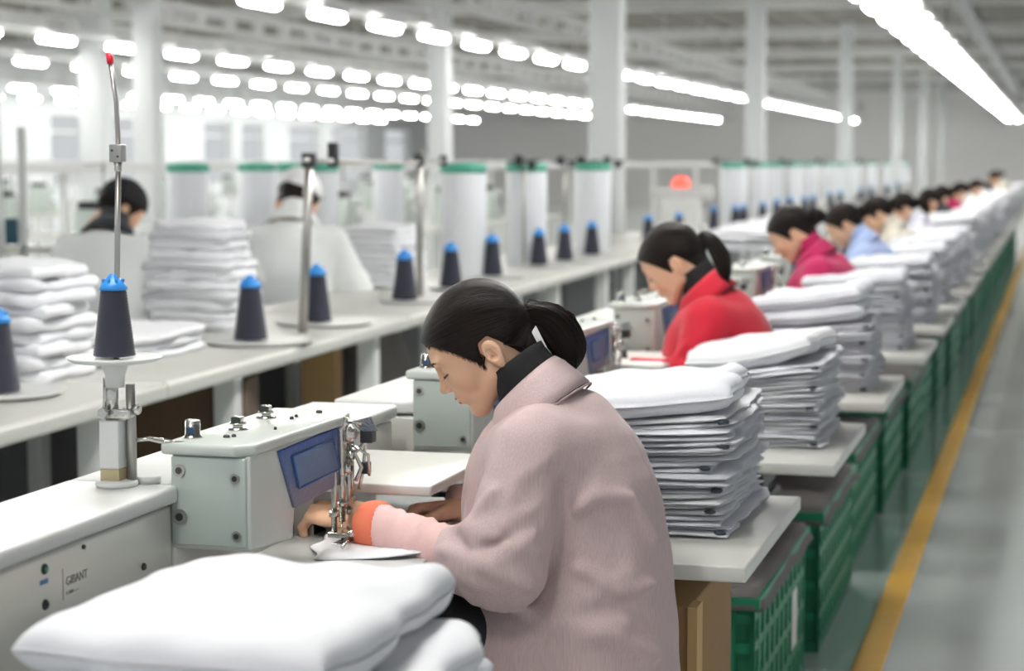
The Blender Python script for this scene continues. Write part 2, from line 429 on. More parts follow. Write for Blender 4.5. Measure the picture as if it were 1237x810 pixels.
# ------------------------------------------------------------------ folded cloth
def sheet(mb, w, l, t, z0, seed, bend=0., wav=.006, nu=30, nv=24, dx=0, dy=0, mi=0, lip=0., rc=.022):
    """one folded layer, soft rounded all round, resting from z0 up"""
    r = np.random.default_rng(seed); ph = r.uniform(0, 6.28, 8); am = r.uniform(.5, 1, 8)
    us = np.sin(np.linspace(-PI/2, PI/2, nu)); vs = np.sin(np.linspace(-PI/2, PI/2, nv))
    U, Vv = np.meshgrid(us, vs, indexing='ij')
    edge = np.clip((1-np.abs(U)**14)*(1-np.abs(Vv)**14), 0, 1)**.5
    ox = wav*1.3*am[0]*np.sin(2.6*Vv+ph[0])+wav*.6*np.sin(7*Vv+ph[1])+wav*.4*np.sin(13*Vv+ph[5])
    oy = wav*am[2]*np.sin(2.2*U+ph[2])+wav*.6*np.sin(6*U+ph[3])
    X = U*w/2+ox*(U)+dx; Y = Vv*l/2+oy*Vv+dy
    # soften the corners in plan
    cr = np.clip(np.abs(U)+np.abs(Vv)-1.75, 0, 1); X -= np.sign(U)*cr*rc; Y -= np.sign(Vv)*cr*rc
    mid = z0+t/2+wav*.35*(np.sin(3*U+ph[4])*np.cos(2.3*Vv+ph[5])+.5*np.sin(6*Vv+ph[6])*U)+bend*(U**2)*.5+lip*np.clip(U-.4, 0, 1)**2*2
    T = t/2*(edge*(.86+.14*np.sin(9*U+ph[7])*np.sin(5*Vv+ph[1])))
    top = np.stack([X, Y, mid+T], -1).reshape(-1, 3); bot = np.stack([X, Y, mid-T], -1).reshape(-1, 3)
    q = [(i*nv+j, (i+1)*nv+j, (i+1)*nv+j+1, i*nv+j+1) for i in range(nu-1) for j in range(nv-1)]
    mb.add(top, q, mi, True); mb.add(bot, [p[::-1] for p in q], mi, True)
def garment_mesh(name, w, l, t, seed, n=2, res=1., **k):
    mb = MB(); r = random.Random(seed)
    for i in range(n):
        sheet(mb, w*(1-r.uniform(0, .03)), l*(1-r.uniform(0, .03)), t/n*1.16, t/n*(i-.04), seed*7+i, nu=int(30*res), nv=int(24*res),
              dx=r.uniform(-.006, .006), dy=r.uniform(-.006, .006), **k)
    me = mb.mesh(name, 'cloth' if seed % 2 else 'cloth2')
    bm = bmesh.new(); bm.from_mesh(me); bmesh.ops.remove_doubles(bm, verts=bm.verts[:], dist=.00005); bm.to_mesh(me); bm.free()
    me.polygons.foreach_set('use_smooth', [True]*len(me.polygons))
    return me
GW, GL, GT = .37, .51, .0222
GM = [garment_mesh('folded_garment', GW, GL, GT, s, 2) for s in range(7)]
GMtop = [garment_mesh('folded_garment', GW*1.02, GL*.98, .05, 20+s, 1, wav=.014, bend=.012) for s in range(3)]
GMfar = [garment_mesh('folded_garment', GW, GL, .045, 40+s, 1, .5, wav=.012) for s in range(4)]
def tag_mesh():
    mb = MB(); mb.lathe([(.0005, -.006), (.008, -.0055), (.0115, -.002), (.012, .002), (.008, .0055), (.0005, .006)], (0, 0, 0), 10)
    return mb.mesh('size_tag', 'tag')
TM = tag_mesh()
def stack(name_of, cx, cy, z0, n, seed, tops=1, far=False, tags=True, group=None, rz=0, sx=1., tilt=.06, drop=.0, noun='white garment'):
    r = random.Random(seed); z = z0; N = n
    for i in range(n):
        istop = i >= n-tops
        if far: me = GMfar[r.randrange(4)]; t = .045
        elif istop: me = GMtop[r.randrange(3)]; t = .047
        else: me = GM[r.randrange(7)]; t = GT
        o = link('folded_garment', me, None, (cx+r.uniform(-.010, .010)+(.0 if not istop else -.02), cy+r.uniform(-.012, .012), z))
        tl = tilt*(i/max(1, n-1))**1.6; o.rotation_euler = (0, -tl, rz+r.uniform(-.035, .035)); o.location.z -= drop*(i/max(1, n-1)); o.scale = (sx*r.uniform(.97, 1.02), r.uniform(.97, 1.02), 1)
        pos = 'topmost' if i == N-1 else ('lowest' if i == 0 else '%s from the bottom' % ORD[i])
        tag(o, '%s, %s of the stack %s' % (noun, pos, name_of), 'garment', 'folded white garments stacked '+name_of)
        if tags and not istop and i % 2 == 0:
            g = link('size_tag', TM, o, (GW/2-.022, -GL/2+.010, GT*.5)); g.rotation_euler = (r.uniform(-.2, .2), 0, r.uniform(-.5, .5))
            g.scale = (.95, .7, .75)
        z += t*(.985 if far or istop else .985)
    return z

# ------------------------------------------------------------------ side tables with stacks, crates
TZ, TX1, TP = .70, -.493, 1.20
M['underframe'] = mat('dark under frame', (.09, .09, .095), .6)
def table_proto():
    t = thing('side_table', 'x', 'table')
    MB().prism([(-.50, 0), (0, 0), (0, .74), (-.50, .74)], 2, TZ-.028, TZ, bev=.004).build('tabletop', 'table', t)
    MB().box(-.46, -.17, .06, .68, TZ-.075, TZ-.028).build('under_frame', M['underframe'], t)
    for y in (.04, .64): MB().box(-.50, -.46, y, y+.06, 0, TZ-.028, bev=.004).build('leg', 'whitemetal', t)
    return t
TPR = table_proto()
NST = 27
def TY(k): return (1.55, 3.283, 4.467, 5.66, 7.04)[k] if k < 5 else 7.04+1.22*(k-4)
near_names = ['nearest the camera', 'right behind the woman in pink', 'second beyond the woman in pink', 'beside the woman in magenta']
for k in range(NST):
    y = TY(k)
    nm = ('%s from the camera' % ORD[k]) if k else 'nearest the camera'
    lab = 'cream laminate side table under a garment stack, %s' % nm
    x = (TX1, TX1, -.472, -.461, -.438)[k] if k < 5 else -.438
    if k == 0: o = TPR; TPR.location = (-.49, 1.55, 0); o['label'] = lab
    else: o = dup(TPR, (x, y, 0), lab)
    o['group'] = 'cream side tables along the aisle'
# stack zero: large soft pieces close to the camera
r0 = random.Random(5)
z = TZ
big = [garment_mesh('folded_garment', .36, .47, .0435, 60+s, 1, 1.6, wav=.012, rc=.03) for s in range(5)]
bigtop = garment_mesh('folded_garment', .335, .43, .054, 71, 1, 2., wav=.006, bend=.004, rc=.012)
for i in range(5):
    o = link('folded_garment', big[i] if i < 4 else bigtop, None, ((-.765, -.785, -.76, -.78, -.802)[i], 1.88+(.01, -.01, .012, -.005, .03)[i], z))
    o.rotation_euler = (0, 0, (.01, -.03, .02, -.02, -.03)[i])
    tag(o, 'large white garment, %s of the foreground stack' % ('topmost' if i == 4 else 'lowest' if i == 0 else ORD[i]+' from the bottom'), 'garment', 'white garments in the foreground stack')
    z += .043
for k in range(1, NST):
    y = TY(k)
    nm = 'on the %s-nearest side table' % ORD[k]
    if k < 9:
        n = (0, 12, 10, 11, 11, 11, 11, 11, 11)[k]
        stack(nm, -.745+(.0, .0, .055, 0.05, .05)[k if k < 5 else 4]+(.02 if k > 4 else 0), y+.465, TZ, n, 100+k, tops=1 if k != 3 else 2, sx=(1, 1, .86, .93)[k] if k < 4 else .95, tilt=(0, .09, .16, .13)[k] if k < 4 else .07, drop=(0, .032, .012, .006)[k] if k < 4 else 0)
    else:
        stack(nm, -.695, y+.43, TZ, 7, 100+k, far=True, tags=False)

def crate_proto():
    t = thing('crate', 'x', 'crate')
    L, W, Hh = .92, .34, .40
    b = MB()
    b.box(-W, 0, 0, L, 0, .03)                                   # floor
    for (x0, x1) in ((-W, -W+.012), (-.02, -.008)): b.box(x0, x1, .008, L-.008, .03, Hh-.03)
    for (y0, y1) in ((.008, .02), (L-.02, L-.008)): b.box(-W+.01, -.01, y0, y1, .03, Hh-.03)
    b.build('shell', 'greendark', t)
    rb = MB()
    for y in np.arange(0, L+.001, L/11): rb.box(-.012, 0, max(0, y-.014), min(L, y+.014), .0, Hh-.02)
    for z in (.0, .09, .18, .27, .34): rb.box(-.010, -.001, 0, L, z, z+.022)
    for x in np.arange(-W, .001, W/6): rb.box(max(-W, x-.012), min(0, x+.012), 0, .012, 0, Hh-.02)
    for z in (.0, .09, .18, .27, .34): rb.box(-W, 0, .001, .010, z, z+.022)
    # woven cross ribs
    for i in range(11):
        y = (i+.5)*L/11
        for z0 in (.022, .112, .202, .292): rb.prism([(y-.035, z0), (y-.026, z0), (y+.035, z0+.068), (y+.026, z0+.068)], 0, -.010, -.003)
    rb.build('lattice_side', 'green', t)
    rm = MB()
    rm.box(-W-.012, -W+.02, -.012, L+.012, Hh-.03, Hh); rm.box(-.02, .012, -.012, L+.012, Hh-.03, Hh)
    rm.box(-W, 0, -.012, .02, Hh-.03, Hh); rm.box(-W, 0, L-.02, L+.012, Hh-.03, Hh); rm.build('rim', 'green', t)
    return t
CP = crate_proto()
def bag_mesh(seed):
    r = np.random.default_rng(seed); ph = r.uniform(0, 6, 6)
    nu, nv = 18, 30; mb = MB(); v = []
    for i in range(nu):
        for j in range(nv):
            a = -1+2*i/(nu-1); b = -1+2*j/(nv-1)
            e = max(abs(a), abs(b)); z = .012+.03*(1-a*a)*(1-b*b)+.006*math.sin(5*a+ph[0])*math.sin(6*b+ph[1])+.004*math.sin(11*b+ph[2])
            if e > .93: z -= (e-.93)/.07*.045
            v.append((-.17+a*.192, .46+b*.478, .40+z))
    f = [(i*nv+j, (i+1)*nv+j, (i+1)*nv+j+1, i*nv+j+1) for i in range(nu-1) for j in range(nv-1)]
    mb.add(v, f, 0, True); me = mb.mesh('cover_cloth', 'greybag')
    bm = bmesh.new(); bm.from_mesh(me); bmesh.ops.solidify(bm, geom=bm.faces[:], thickness=.004); bm.to_mesh(me); bm.free()
    return me
BM_ = [bag_mesh(s) for s in range(3)]
for k in range(25):
    y = 4.40+1.16*k-(.02 if k else 0); x = -.64+(.015 if k % 3 == 1 else -.01 if k % 3 == 2 else 0)
    nm = ORD[k]+' from the camera'
    lab = 'dark green lattice plastic crate beside the yellow line, '+nm
    if k == 0: o = CP; o.location = (x, y, 0); o['label'] = lab
    else: o = dup(CP, (x, y, 0), lab)
    o['group'] = 'green crates along the aisle'
    if k == 24:
        lb = MB().box(0, .0015, .66, .76, .12, .27).build('paper_label', 'white', CP); lb['label'] = 'white paper label on the crate side'
    if False:
        lb = MB().box(0, .0015, .66, .76, .12, .27).build('paper_label', 'white', o); lb['label'] = 'white paper label on the crate side'
    c = link('cover_cloth', BM_[k % 3], None, (x, y, 0))
    tag(c, 'grey fabric cover draped over the top of the %s green crate from the camera' % ORD[k], 'fabric cover', 'grey covers on the crates')
# carton under table 1
t = thing('cardboard_box', 'upright yellow-brown box under the side table behind the woman in pink', 'box', (-.99, 3.36, 0))
MB().box(0, .39, 0, .45, 0, .61, bev=.004).build('carton_body', 'carton', t)
MB().box(.385, .402, -.006, .05, 0, .61).build('corner_strip', mat('light board edge', (.52, .34, .15), .8), t)
# ------------------------------------------------------------------ long machines with sewing heads
BX0, BX1, BZ = -1.60, -1.405, .843
HY = 3.02
MPI = 1.14
M['fillglow'] = mat('added fill glow', (1, 1, 1), .5, emit=(1, .97, .9), es=90)  # emission for the added disc that brightens the hands
def machine(front=False):
    """origin on the floor at the near end of one machine"""
    t = thing('sewing_machine', 'x', 'sewing machine')
    # bed housing along the row
    b = MB()
    b.prism([(BX0, .60), (BX1-.012, .60), (BX1-.012, BZ-.035), (BX0, BZ-.035)], 1, .002, MPI-.002, bev=.006); b.build('bed_housing', 'beam', t)
    MB().prism([(BX0-.01, BZ-.030), (BX1, BZ-.030), (BX1, BZ), (BX0-.01, BZ)], 1, .001, MPI-.001, bev=.007).build('top_cover', 'whitemetal', t)
    MB().box(BX0+.02, BX1-.03, .08, MPI-.08, FL, .60).build('column_base', 'greypanel', t)
    # head box with the cut-away under its far end
    s = MB()
    s.prism([(.0, .735), (.19, .722), (.20, .775), (.47, .781), (.47, .895), (.0, .895)], 0, -1.42, -1.278, bev=.006, seg=3)
    s.build('head_housing', 'side', t)
    cp = MB().prism([(-1.418, .742), (-1.284, .742), (-1.284, .892), (-1.418, .892)], 1, -.006, .004, bev=.003).build('end_plate', 'head', t)
    sc = MB()
    for x_, z_, r_ in ((-1.402, .868, .007), (-1.302, .858, .006), (-1.402, .790, .009), (-1.300, .762, .006)):
        sc.lathe([(r_*1.5, 0), (r_*1.5, .002), (r_*1.1, .004), (r_*.5, .004)], (x_, -.010, z_), 14, 0, 1)
    split_build(sc, 'screw', 'steel', cp)
    sd = MB()
    for x_, z_, r_ in ((-1.402, .868, .006), (-1.302, .858, .005), (-1.402, .790, .007), (-1.300, .762, .005)):
        sd.lathe([(r_, 0), (r_, .001)], (x_, -.0108, z_), 10, 0, 1)
    split_build(sd, 'screw_socket', 'screw', cp)
    lid = MB().prism([(-1.434, -.012), (-1.30, -.016), (-1.272, .01), (-1.262, .40), (-1.275, .475), (-1.31, .485), (-1.434, .485)], 2, .894, .914, bev=.006, seg=3).build('lid', 'lid', t)
    # knobs on the lid
    kb = MB(); kb.lathe([(.017, 0), (.017, .004), (.013, .006), (.013, .030), (.011, .032)], (-1.405, .055, .913), 20); kb.build('tension_knob', 'chrome', lid)
    MB().box(-1.4095, -1.3965, .040, .044, .922, .934).build('knob_window', mat('dark blue window', (.02, .06, .12), .3), lid)
    for (x_, y_) in ((-1.372, .17), (-1.385, .33)):
        kb = MB(); kb.lathe([(.019, 0), (.018, .004), (.009, .005), (.009, .010), (.015, .011), (.015, .014)], (x_, y_, .913), 18)
        kb.box(x_-.009, x_+.009, y_-.008, y_+.008, .925, .938, bev=.002); kb.build('tension_knob', 'chrome', lid)
        MB().box(x_-.0085, x_+.0085, y_-.010, y_-.007, .927, .937).build('knob_window', 'screw', lid)
    dd = MB()
    for (x_, y_, r_) in ((-1.352, .075, .006), (-1.343, .085, .004), (-1.31, .19, .003), (-1.335, .33, .004), (-1.338, .36, .003), (-1.32, .43, .006)):
        dd.lathe([(r_, 0), (r_, .004), (r_*.6, .006)], (x_, y_, .913), 10)
    split_build(dd, 'lid_fastener', 'screw', lid)
    # blue side cover
    X = -1.2775
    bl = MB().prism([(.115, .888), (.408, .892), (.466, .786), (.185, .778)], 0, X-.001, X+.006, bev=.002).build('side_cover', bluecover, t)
    bl['label'] = 'blue quilted side cover with a raised rectangle'
    MB().prism([(.165, .872), (.362, .874), (.395, .815), (.195, .812)], 0, X+.005, X+.010, bev=.002).build('raised_panel', mat('blue raised panel', (.12, .19, .33), .5, bump=.5, bscale=90), bl)
    fr = MB()
    for p, q in (((.165, .872), (.362, .874)), ((.362, .874), (.395, .815)), ((.395, .815), (.195, .812)), ((.195, .812), (.165, .872))):
        fr.tube([(X+.010, p[0], p[1]), (X+.010, q[0], q[1])], .0022, 6)
    fr.build('panel_bead', mat('deep blue bead', (.05, .12, .36), .4), bl)
    # needle mechanism
    nd = thing('needle_mechanism', None, None); del_props(nd); nd.parent = t
    g = MB(); Y = .42
    g.prism([(Y-.02, .80), (Y+.03, .79), (Y+.035, .86), (Y+.02, .905), (Y-.01, .912), (Y-.025, .89)], 0, -1.278, -1.262, bev=.004)
    g.lathe([(.016, 0), (.017, .006), (.010, .010), (.010, .016)], (-1.262, Y+.005, .878), 16, 0, 0)
    g.lathe([(.012, 0), (.013, .008), (.007, .012)], (-1.262, Y+.012, .838), 16, 0, 0)
    g.lathe([(.010, 0), (.011, .006), (.006, .012)], (-1.262, Y-.008, .815), 16, 0, 0)
    g.tube([(-1.255, Y-.02, .905), (-1.235, Y-.005, .90), (-1.225, Y+.012, .885), (-1.235, Y+.02, .86), (-1.25, Y+.01, .84), (-1.235, Y+.005, .815), (-1.245, Y, .79)], .0042, 8)
    g.tube([(-1.262, Y+.03, .90), (-1.24, Y+.045, .87), (-1.245, Y+.04, .80), (-1.25, Y+.03, .77)], .0035, 8)
    g.tube([(-1.25, Y-.01, .86), (-1.22, Y, .84), (-1.222, Y+.01, .80)], .003, 8)
    g.build('thread_lever', 'chrome', nd)
    g = MB()
    for y_, x_, zb, r_ in ((-.035, -1.275, .70, .0058), (-.012, -1.268, .715, .0066), (.008, -1.262, .698, .0050), (.026, -1.262, .72, .0045), (.040, -1.27, .71, .004)):
        g.tube([(x_, Y+y_, .86), (x_, Y+y_, zb)], r_, 10)
        g.tube([(x_, Y+y_, zb+.04), (x_, Y+y_, zb+.028)], r_*1.7, 10)
    g.tube([(-1.262, Y+.008, .70), (-1.262, Y+.008, .676)], .0015, 6); g.tube([(-1.268, Y-.012, .715), (-1.268, Y-.012, .676)], .0015, 6)
    g.build('needle_bar', 'chrome', nd)
    g = MB(); g.box(-1.285, -1.245, Y-.045, Y+.05, .690, .700, bev=.002); g.box(-1.275, -1.25, Y-.05, Y+.06, .674, .681, bev=.002)
    g.tube([(-1.25, Y-.05, .685), (-1.235, Y-.07, .69), (-1.24, Y-.09, .683)], .004, 8); g.tube([(-1.285, Y+.05, .70), (-1.25, Y+.03, .72), (-1.225, Y+.045, .705)], .004, 8)
    g.lathe([(.009, 0), (.009, .012)], (-1.242, Y-.03, .692), 12); g.box(-1.255, -1.232, Y+.0, Y+.02, .695, .722, bev=.002)
    g.build('presser_foot', 'chrome', nd)
    g = MB(); g.box(-1.235, -1.212, Y-.004, Y+.024, .862, .886, bev=.002); split_build(g.box(-1.245, -1.228, Y+.022, Y+.04, .80, .822, bev=.002), 'lever_knob', 'dark', nd)
    MB().prism([(-1.228, .884), (-1.20, .886), (-1.213, .912), (-1.24, .905)], 1, Y-.006, Y-.002).build('thread_plate', 'chrome', nd)
    fill_disc = MB().lathe([(.012, 0), (.012, .004)], (-1.33, .37, .7755), 14).build('added_fill_disc', 'fillglow', t); MB().lathe([(.015, .001), (.015, .006)], (-1.33, .37, .7755), 14).build('fill_ring', 'chrome', fill_disc)  # added glowing disc with ring, brightens the shaded hands under the arm
    # little shelf between this head and the next
    sh = MB(); sh.prism([(-1.40, .47), (-1.262, .47), (-1.115, .47), (-1.115, .82), (-1.135, .89), (-1.40, .89)], 2, .758, .778, bev=.004); sh.build('side_shelf', 'table', t)
    MB().box(-1.40, -1.36, .50, .86, .66, .75).build('shelf_bracket', 'steel', t)
    MB().box(-1.405, -1.396, .48, .52, .778, .800).build('cable_port', 'dark', t)
    MB().prism([(-1.53, .66), (-1.46, .66), (-1.44, .73), (-1.51, .73)], 2, BZ, BZ+.003).build('cover_plate', 'greypanel', t)
    # work surface under the needle
    w_ = MB(); w_.box(-1.40, -1.08, .0, .98, .640, .668, bev=.004); w_.build('work_surface', mat('grey work surface', (.42, .43, .43), .4), t)
    for (x_, y_) in ((-1.14, .04), (-1.14, .90)): MB().box(x_, x_+.04, y_, y_+.04, FL, .64).build('leg', 'whitemetal', t)
    MB().box(-1.38, -1.20, .1, .8, .50, .64).build('motor_box', 'dark', t)
    return t
def del_props(o):
    for k in ('label', 'category', 'group'):
        if k in o: del o[k]
bluecover = mat('blue side cover film', (.13, .20, .46), .45, bump=.7, bscale=120, var=.35, vscale=25)
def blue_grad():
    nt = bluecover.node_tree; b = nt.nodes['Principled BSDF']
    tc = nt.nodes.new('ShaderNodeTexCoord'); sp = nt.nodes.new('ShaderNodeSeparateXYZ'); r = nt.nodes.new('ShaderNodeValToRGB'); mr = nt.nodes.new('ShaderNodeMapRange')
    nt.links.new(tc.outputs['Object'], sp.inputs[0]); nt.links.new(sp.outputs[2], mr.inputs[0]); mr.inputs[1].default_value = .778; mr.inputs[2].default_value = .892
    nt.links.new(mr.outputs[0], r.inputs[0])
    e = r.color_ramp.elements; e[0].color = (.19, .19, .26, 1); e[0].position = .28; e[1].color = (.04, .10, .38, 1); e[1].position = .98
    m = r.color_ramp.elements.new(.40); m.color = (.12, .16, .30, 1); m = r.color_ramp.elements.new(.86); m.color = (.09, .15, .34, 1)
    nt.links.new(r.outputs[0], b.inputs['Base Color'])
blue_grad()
MP = machine(); put(MP, 0, HY)
MP['label'] = 'pale green sewing machine with blue side cover in front of the woman in pink'; MP['group'] = 'sewing machines in the aisle-side line'
for k in range(1, 26):
    dup(MP, (.03*SZ if k == 1 else 0, (HY+MPI*k+(.06 if k == 1 else 0))*SZ, LIFT), 'pale green sewing machine, %s one beyond that of the woman in pink' % ORD[k-1])
# the machine nearest the camera: only its bed reaches into the picture
t = thing('sewing_machine', 'ivory machine bed with printed lettering at the lower left corner', 'sewing machine', (0, 0, 0), 0, 'sewing machines in the aisle-side line'); put(t, 0, HY-MPI)
MB().prism([(BX0, .60), (BX1-.012, .60), (BX1-.012, BZ-.035), (BX0, BZ-.035)], 1, -.4, MPI-.006, bev=.006).build('bed_housing', 'beam', t)
MB().prism([(BX0-.01, BZ-.030), (BX1, BZ-.030), (BX1, BZ), (BX0-.01, BZ)], 1, -.4, MPI-.003, bev=.007).build('top_cover', 'whitemetal', t)
MB().box(BX0+.02, BX1-.03, 0, MPI-.08, FL, .60).build('column_base', 'greypanel', t)
XS = BX1-.012
def sidepos(px, py):   # where a line of sight meets the bed's side face, relative to t
    x = px-CX; y = CY-py; f = F*math.cos(pitch)+y*math.sin(pitch); u = -F*math.sin(pitch)+y*math.cos(pitch)
    X = x*math.cos(yaw)-f*math.sin(yaw); Y = x*math.sin(yaw)+f*math.cos(yaw); q = XS/X; return Y*q-(HY-MPI), HC+u*q
for i, (px, py, r_, m__) in enumerate(((53, 687, .0065, 'greencap'), (54, 730, .0065, 'screw'), (173, 684, .005, 'screw'), (100, 660, .003, 'screw'))):
    yy, zz = sidepos(px, py)
    b = MB().lathe([(r_*1.25, 0), (r_*1.25, .002), (r_, .004)], (XS, yy, zz), 16, 0, 0).build('button' if i < 2 else 'screw', 'screw', t)
    if i < 2: MB().lathe([(r_*.6, 0), (r_*.6, .002)], (XS+.004, yy, zz), 12, 0, 0).build('button_centre', m__, b)
def text(body, size, yy, zz, parent, name, m_):
    c = bpy.data.curves.new(name, 'FONT'); c.body = body; c.size = size; c.extrude = .0003; c.materials.append(m_)
    q = bpy.data.objects.new(name, c); COL.objects.link(q); bpy.context.view_layer.update()
    me = bpy.data.meshes.new_from_object(q.evaluated_get(bpy.context.evaluated_depsgraph_get())); bpy.data.objects.remove(q)
    o = bpy.data.objects.new(name, me); COL.objects.link(o); o.parent = parent; o.location = (XS+.0005, yy, zz); o.rotation_euler = (PI/2, 0, PI/2); return o
inkm = mat('grey ink', (.22, .23, .22), .6)
y1_, z1_ = sidepos(78, 708)
text('GIBANT', .019, y1_+.004, z1_, t, 'lettering', inkm)
text('C-1008 ------', .0075, y1_+.004, z1_-.014, t, 'small_lettering', inkm)
MB().box(XS, XS+.0006, y1_-.006, y1_-.0045, z1_-.02, z1_+.028).build('printed_line', inkm, t)
y2_, z2_ = sidepos(53, 702); MB().box(XS, XS+.0006, y2_-.012, y2_+.012, z2_-.004, z2_+.003).build('button_label', mat('blue print', (.1, .25, .5), .5), t)

# work piece under the needle
wp = MB(); sheet(wp, .30, .44, .012, 0, 5, wav=.012, nu=40, nv=40); o = wp.build('garment_piece', 'cloth', None); put(o, -1.20, 3.55, .668); o.rotation_euler = (0, 0, .3)
tag(o, 'white garment piece being sewn under the needle by the woman in pink', 'garment')

# ------------------------------------------------------------------ yarn cones and stands
def cone_mesh(h=.115, r0=.0345, r1=.0205):
    mb = MB(); prof = [(r0*.6, 0), (r0, .002)]; n = 46
    for i in range(n+1):
        q = i/n; rr = r0+(r1-r0)*q; prof.append((rr+(.0009 if i % 2 else -.0005), .002+q*(h-.004)))
    prof.append((r1*.5, h)); mb.lathe(prof, n=30); return mb.mesh('yarn_winding', 'yarn')
CONE = cone_mesh()
def cone_proto():
    t = thing('yarn_cone', 'x', 'yarn cone')
    link('yarn_winding', CONE, t)
    mb = MB(); mb.lathe([(.0225, .110), (.0235, .114), (.019, .122), (.013, .127), (.009, .133), (.007, .136), (.004, .137)], n=24)
    for k in range(8):
        a = k*PI/4; mb.box(.0165*math.cos(a)-.002, .0165*math.cos(a)+.002, .0165*math.sin(a)-.002, .0165*math.sin(a)+.002, .118, .128)
    mb.build('cone_cap', 'blue', t)
    return t
KP = cone_proto()
SX, SY = -1.50, 2.98
ZT = 1.056
put(KP, SX, SY, ZT+.003)
KP['label'] = 'dark navy yarn cone with blue cap on the tall stand in the foreground'
st = thing('yarn_stand', 'tall thread stand with a round tray, standing on the machine bed at left', 'thread stand'); put(st, SX, SY, BZ)
zt = ZT-BZ
MB().lathe([(.034, 0), (.036, .004), (.034, .009), (.02, .011)], n=26).build('base_flange', 'whitemetal', st)
MB().lathe([(.022, 0), (.022, .012)], (.035, .045, 0), 18).build('foot_disc', 'whitemetal', st)
MB().box(-.021, .013, -.017, .017, .010, .030).build('foot_collar', mat('yellowed plastic', (.45, .38, .22), .5), st)
MB().box(-.022, .013, -.018, .018, .030, .110, bev=.003).build('lower_post', 'whitemetal', st)
MB().tube([(.022, .012, .01), (.022, .012, .17)], .0085, 14).build('side_tube', 'steel', st)
m_ = MB(); m_.tube([(-.006, 0, .11), (-.006, 0, .185)], .011, 16); m_.tube([(-.016, -.004, .12), (-.014, -.004, .18)], .005, 10); m_.build('upper_tube', 'chrome', st)
m_ = MB(); m_.box(-.024, .03, -.012, .018, .113, .130, bev=.004); m_.lathe([(.008, -.012), (.009, -.006), (.008, 0)], (-.012, -.014, .124), 14, 0, 1); m_.lathe([(.008, 0), (.009, .008), (.006, .012)], (.03, .006, .128), 14, 0, 0)
m_.build('clamp', 'chrome', st)
MB().lathe([(.0155, .165), (.0165, .185), (.022, .200), (.026, zt-.004)], n=24).build('tray_neck', 'whitemetal', st)
MB().lathe([(.030, zt-.006), (.070, zt-.005), (.077, zt-.001), (.078, zt+.003), (.075, zt+.002), (.05, zt+.0005), (.01, zt)], n=48).build('tray', 'whitemetal', st)
m_ = MB(); m_.tube([(.022, .012, .075), (.05, .02, .078), (.075, .035, .070), (.10, .05, .068)], .0035, 8); m_.tube([(.05, .02, .081), (.085, .035, .074)], .002, 6); m_.build('thread_hook', 'chrome', st)
rd = MB().tube([(.003, 0, zt+.0), (.008, .002, zt+.20), (.012, .003, zt+.335)], .0048, 12).build('guide_rod', 'steel', st)
m_ = MB(); m_.box(.001, .023, -.010, .010, zt+.323, zt+.352, bev=.002); m_.lathe([(.006, zt+.308), (.007, zt+.323)], (.012, 0, 0), 12); m_.build('rod_joint', 'steel', st)
m_ = MB(); [m_.lathe([(.002, 0), (.002, .001)], (.012+a, -.0112, zt+.338+b), 8, 0, 1) for a, b in ((-.005, .004), (.005, -.006))]; m_.build('joint_screw', 'screw', st)
MB().tube([(.012, .003, zt+.352), (.010, .002, zt+.42), (.002, 0, zt+.485)], .0040, 12).build('antenna', 'steel', st)
MB().tube([(.002, 0, zt+.483), (.001, 0, zt+.492), (-.002, 0, zt+.500)], [.0055, .006, .0045], 12).build('red_tip', 'red', st)

# ------------------------------------------------------------------ second row: long tables, cones, frames
def xe(y): return -2.345-.038*(y-4.77)      # front edge of the second line of tables
TL = 2.4
ang = math.atan(.038)
def t2_proto():
    t = thing('long_table', 'x', 'table')
    m_ = MB(); m_.prism([(0, .735), (-.012, .725), (-.78, .725), (-.78, .775), (-.012, .775), (0, .765)], 1, 0, TL-.01, bev=.003); m_.build('tabletop', 'table', t)
    MB().box(-.755, -.735, .05, TL-.06, .12, .725).build('back_panel', M['underframe'], t)
    for y in (.60, 2.05):
        for x in (-.11, -.76): MB().box(x, x+.07, y, y+.07, 0, .725, bev=.004).build('leg', 'whitemetal', t)
    MB().box(-.55, -.22, .90, 1.15, .03, .70).build('control_cabinet', 'greypanel', t)
    return t
T2 = t2_proto(); T2.rotation_euler = (0, 0, ang)
for k in range(12):
    y = 2.6+TL*k; nm = ORD[k]+' from the camera'
    lab = 'long white work table in the second line behind the machines, '+nm
    if k == 0: o = T2; o.location = (xe(y), y, 0); o['label'] = lab
    else: o = dup(T2, (xe(y), y, 0), lab)
    if k > 5: o.scale = (.55, 1, 1)
    o['group'] = 'long tables of the second line'
def ray(px, py):
    x = px-CX; y = CY-py; f = F*math.cos(pitch)+y*math.sin(pitch); u = -F*math.sin(pitch)+y*math.cos(pitch)
    return x*math.cos(yaw)-f*math.sin(yaw), x*math.sin(yaw)+f*math.cos(yaw), u
def atZ(px, py, z):
    X, Y, u = ray(px, py); t = (z-HC)/u; return X*t, Y*t
def tray_proto():
    m_ = MB(); m_.lathe([(.02, 0), (.15, .0), (.17, .008), (.175, .016), (.168, .014), (.05, .009), (.01, .009)], n=40)
    return m_.mesh('cone_tray', 'whitemetal')
TRM = tray_proto()
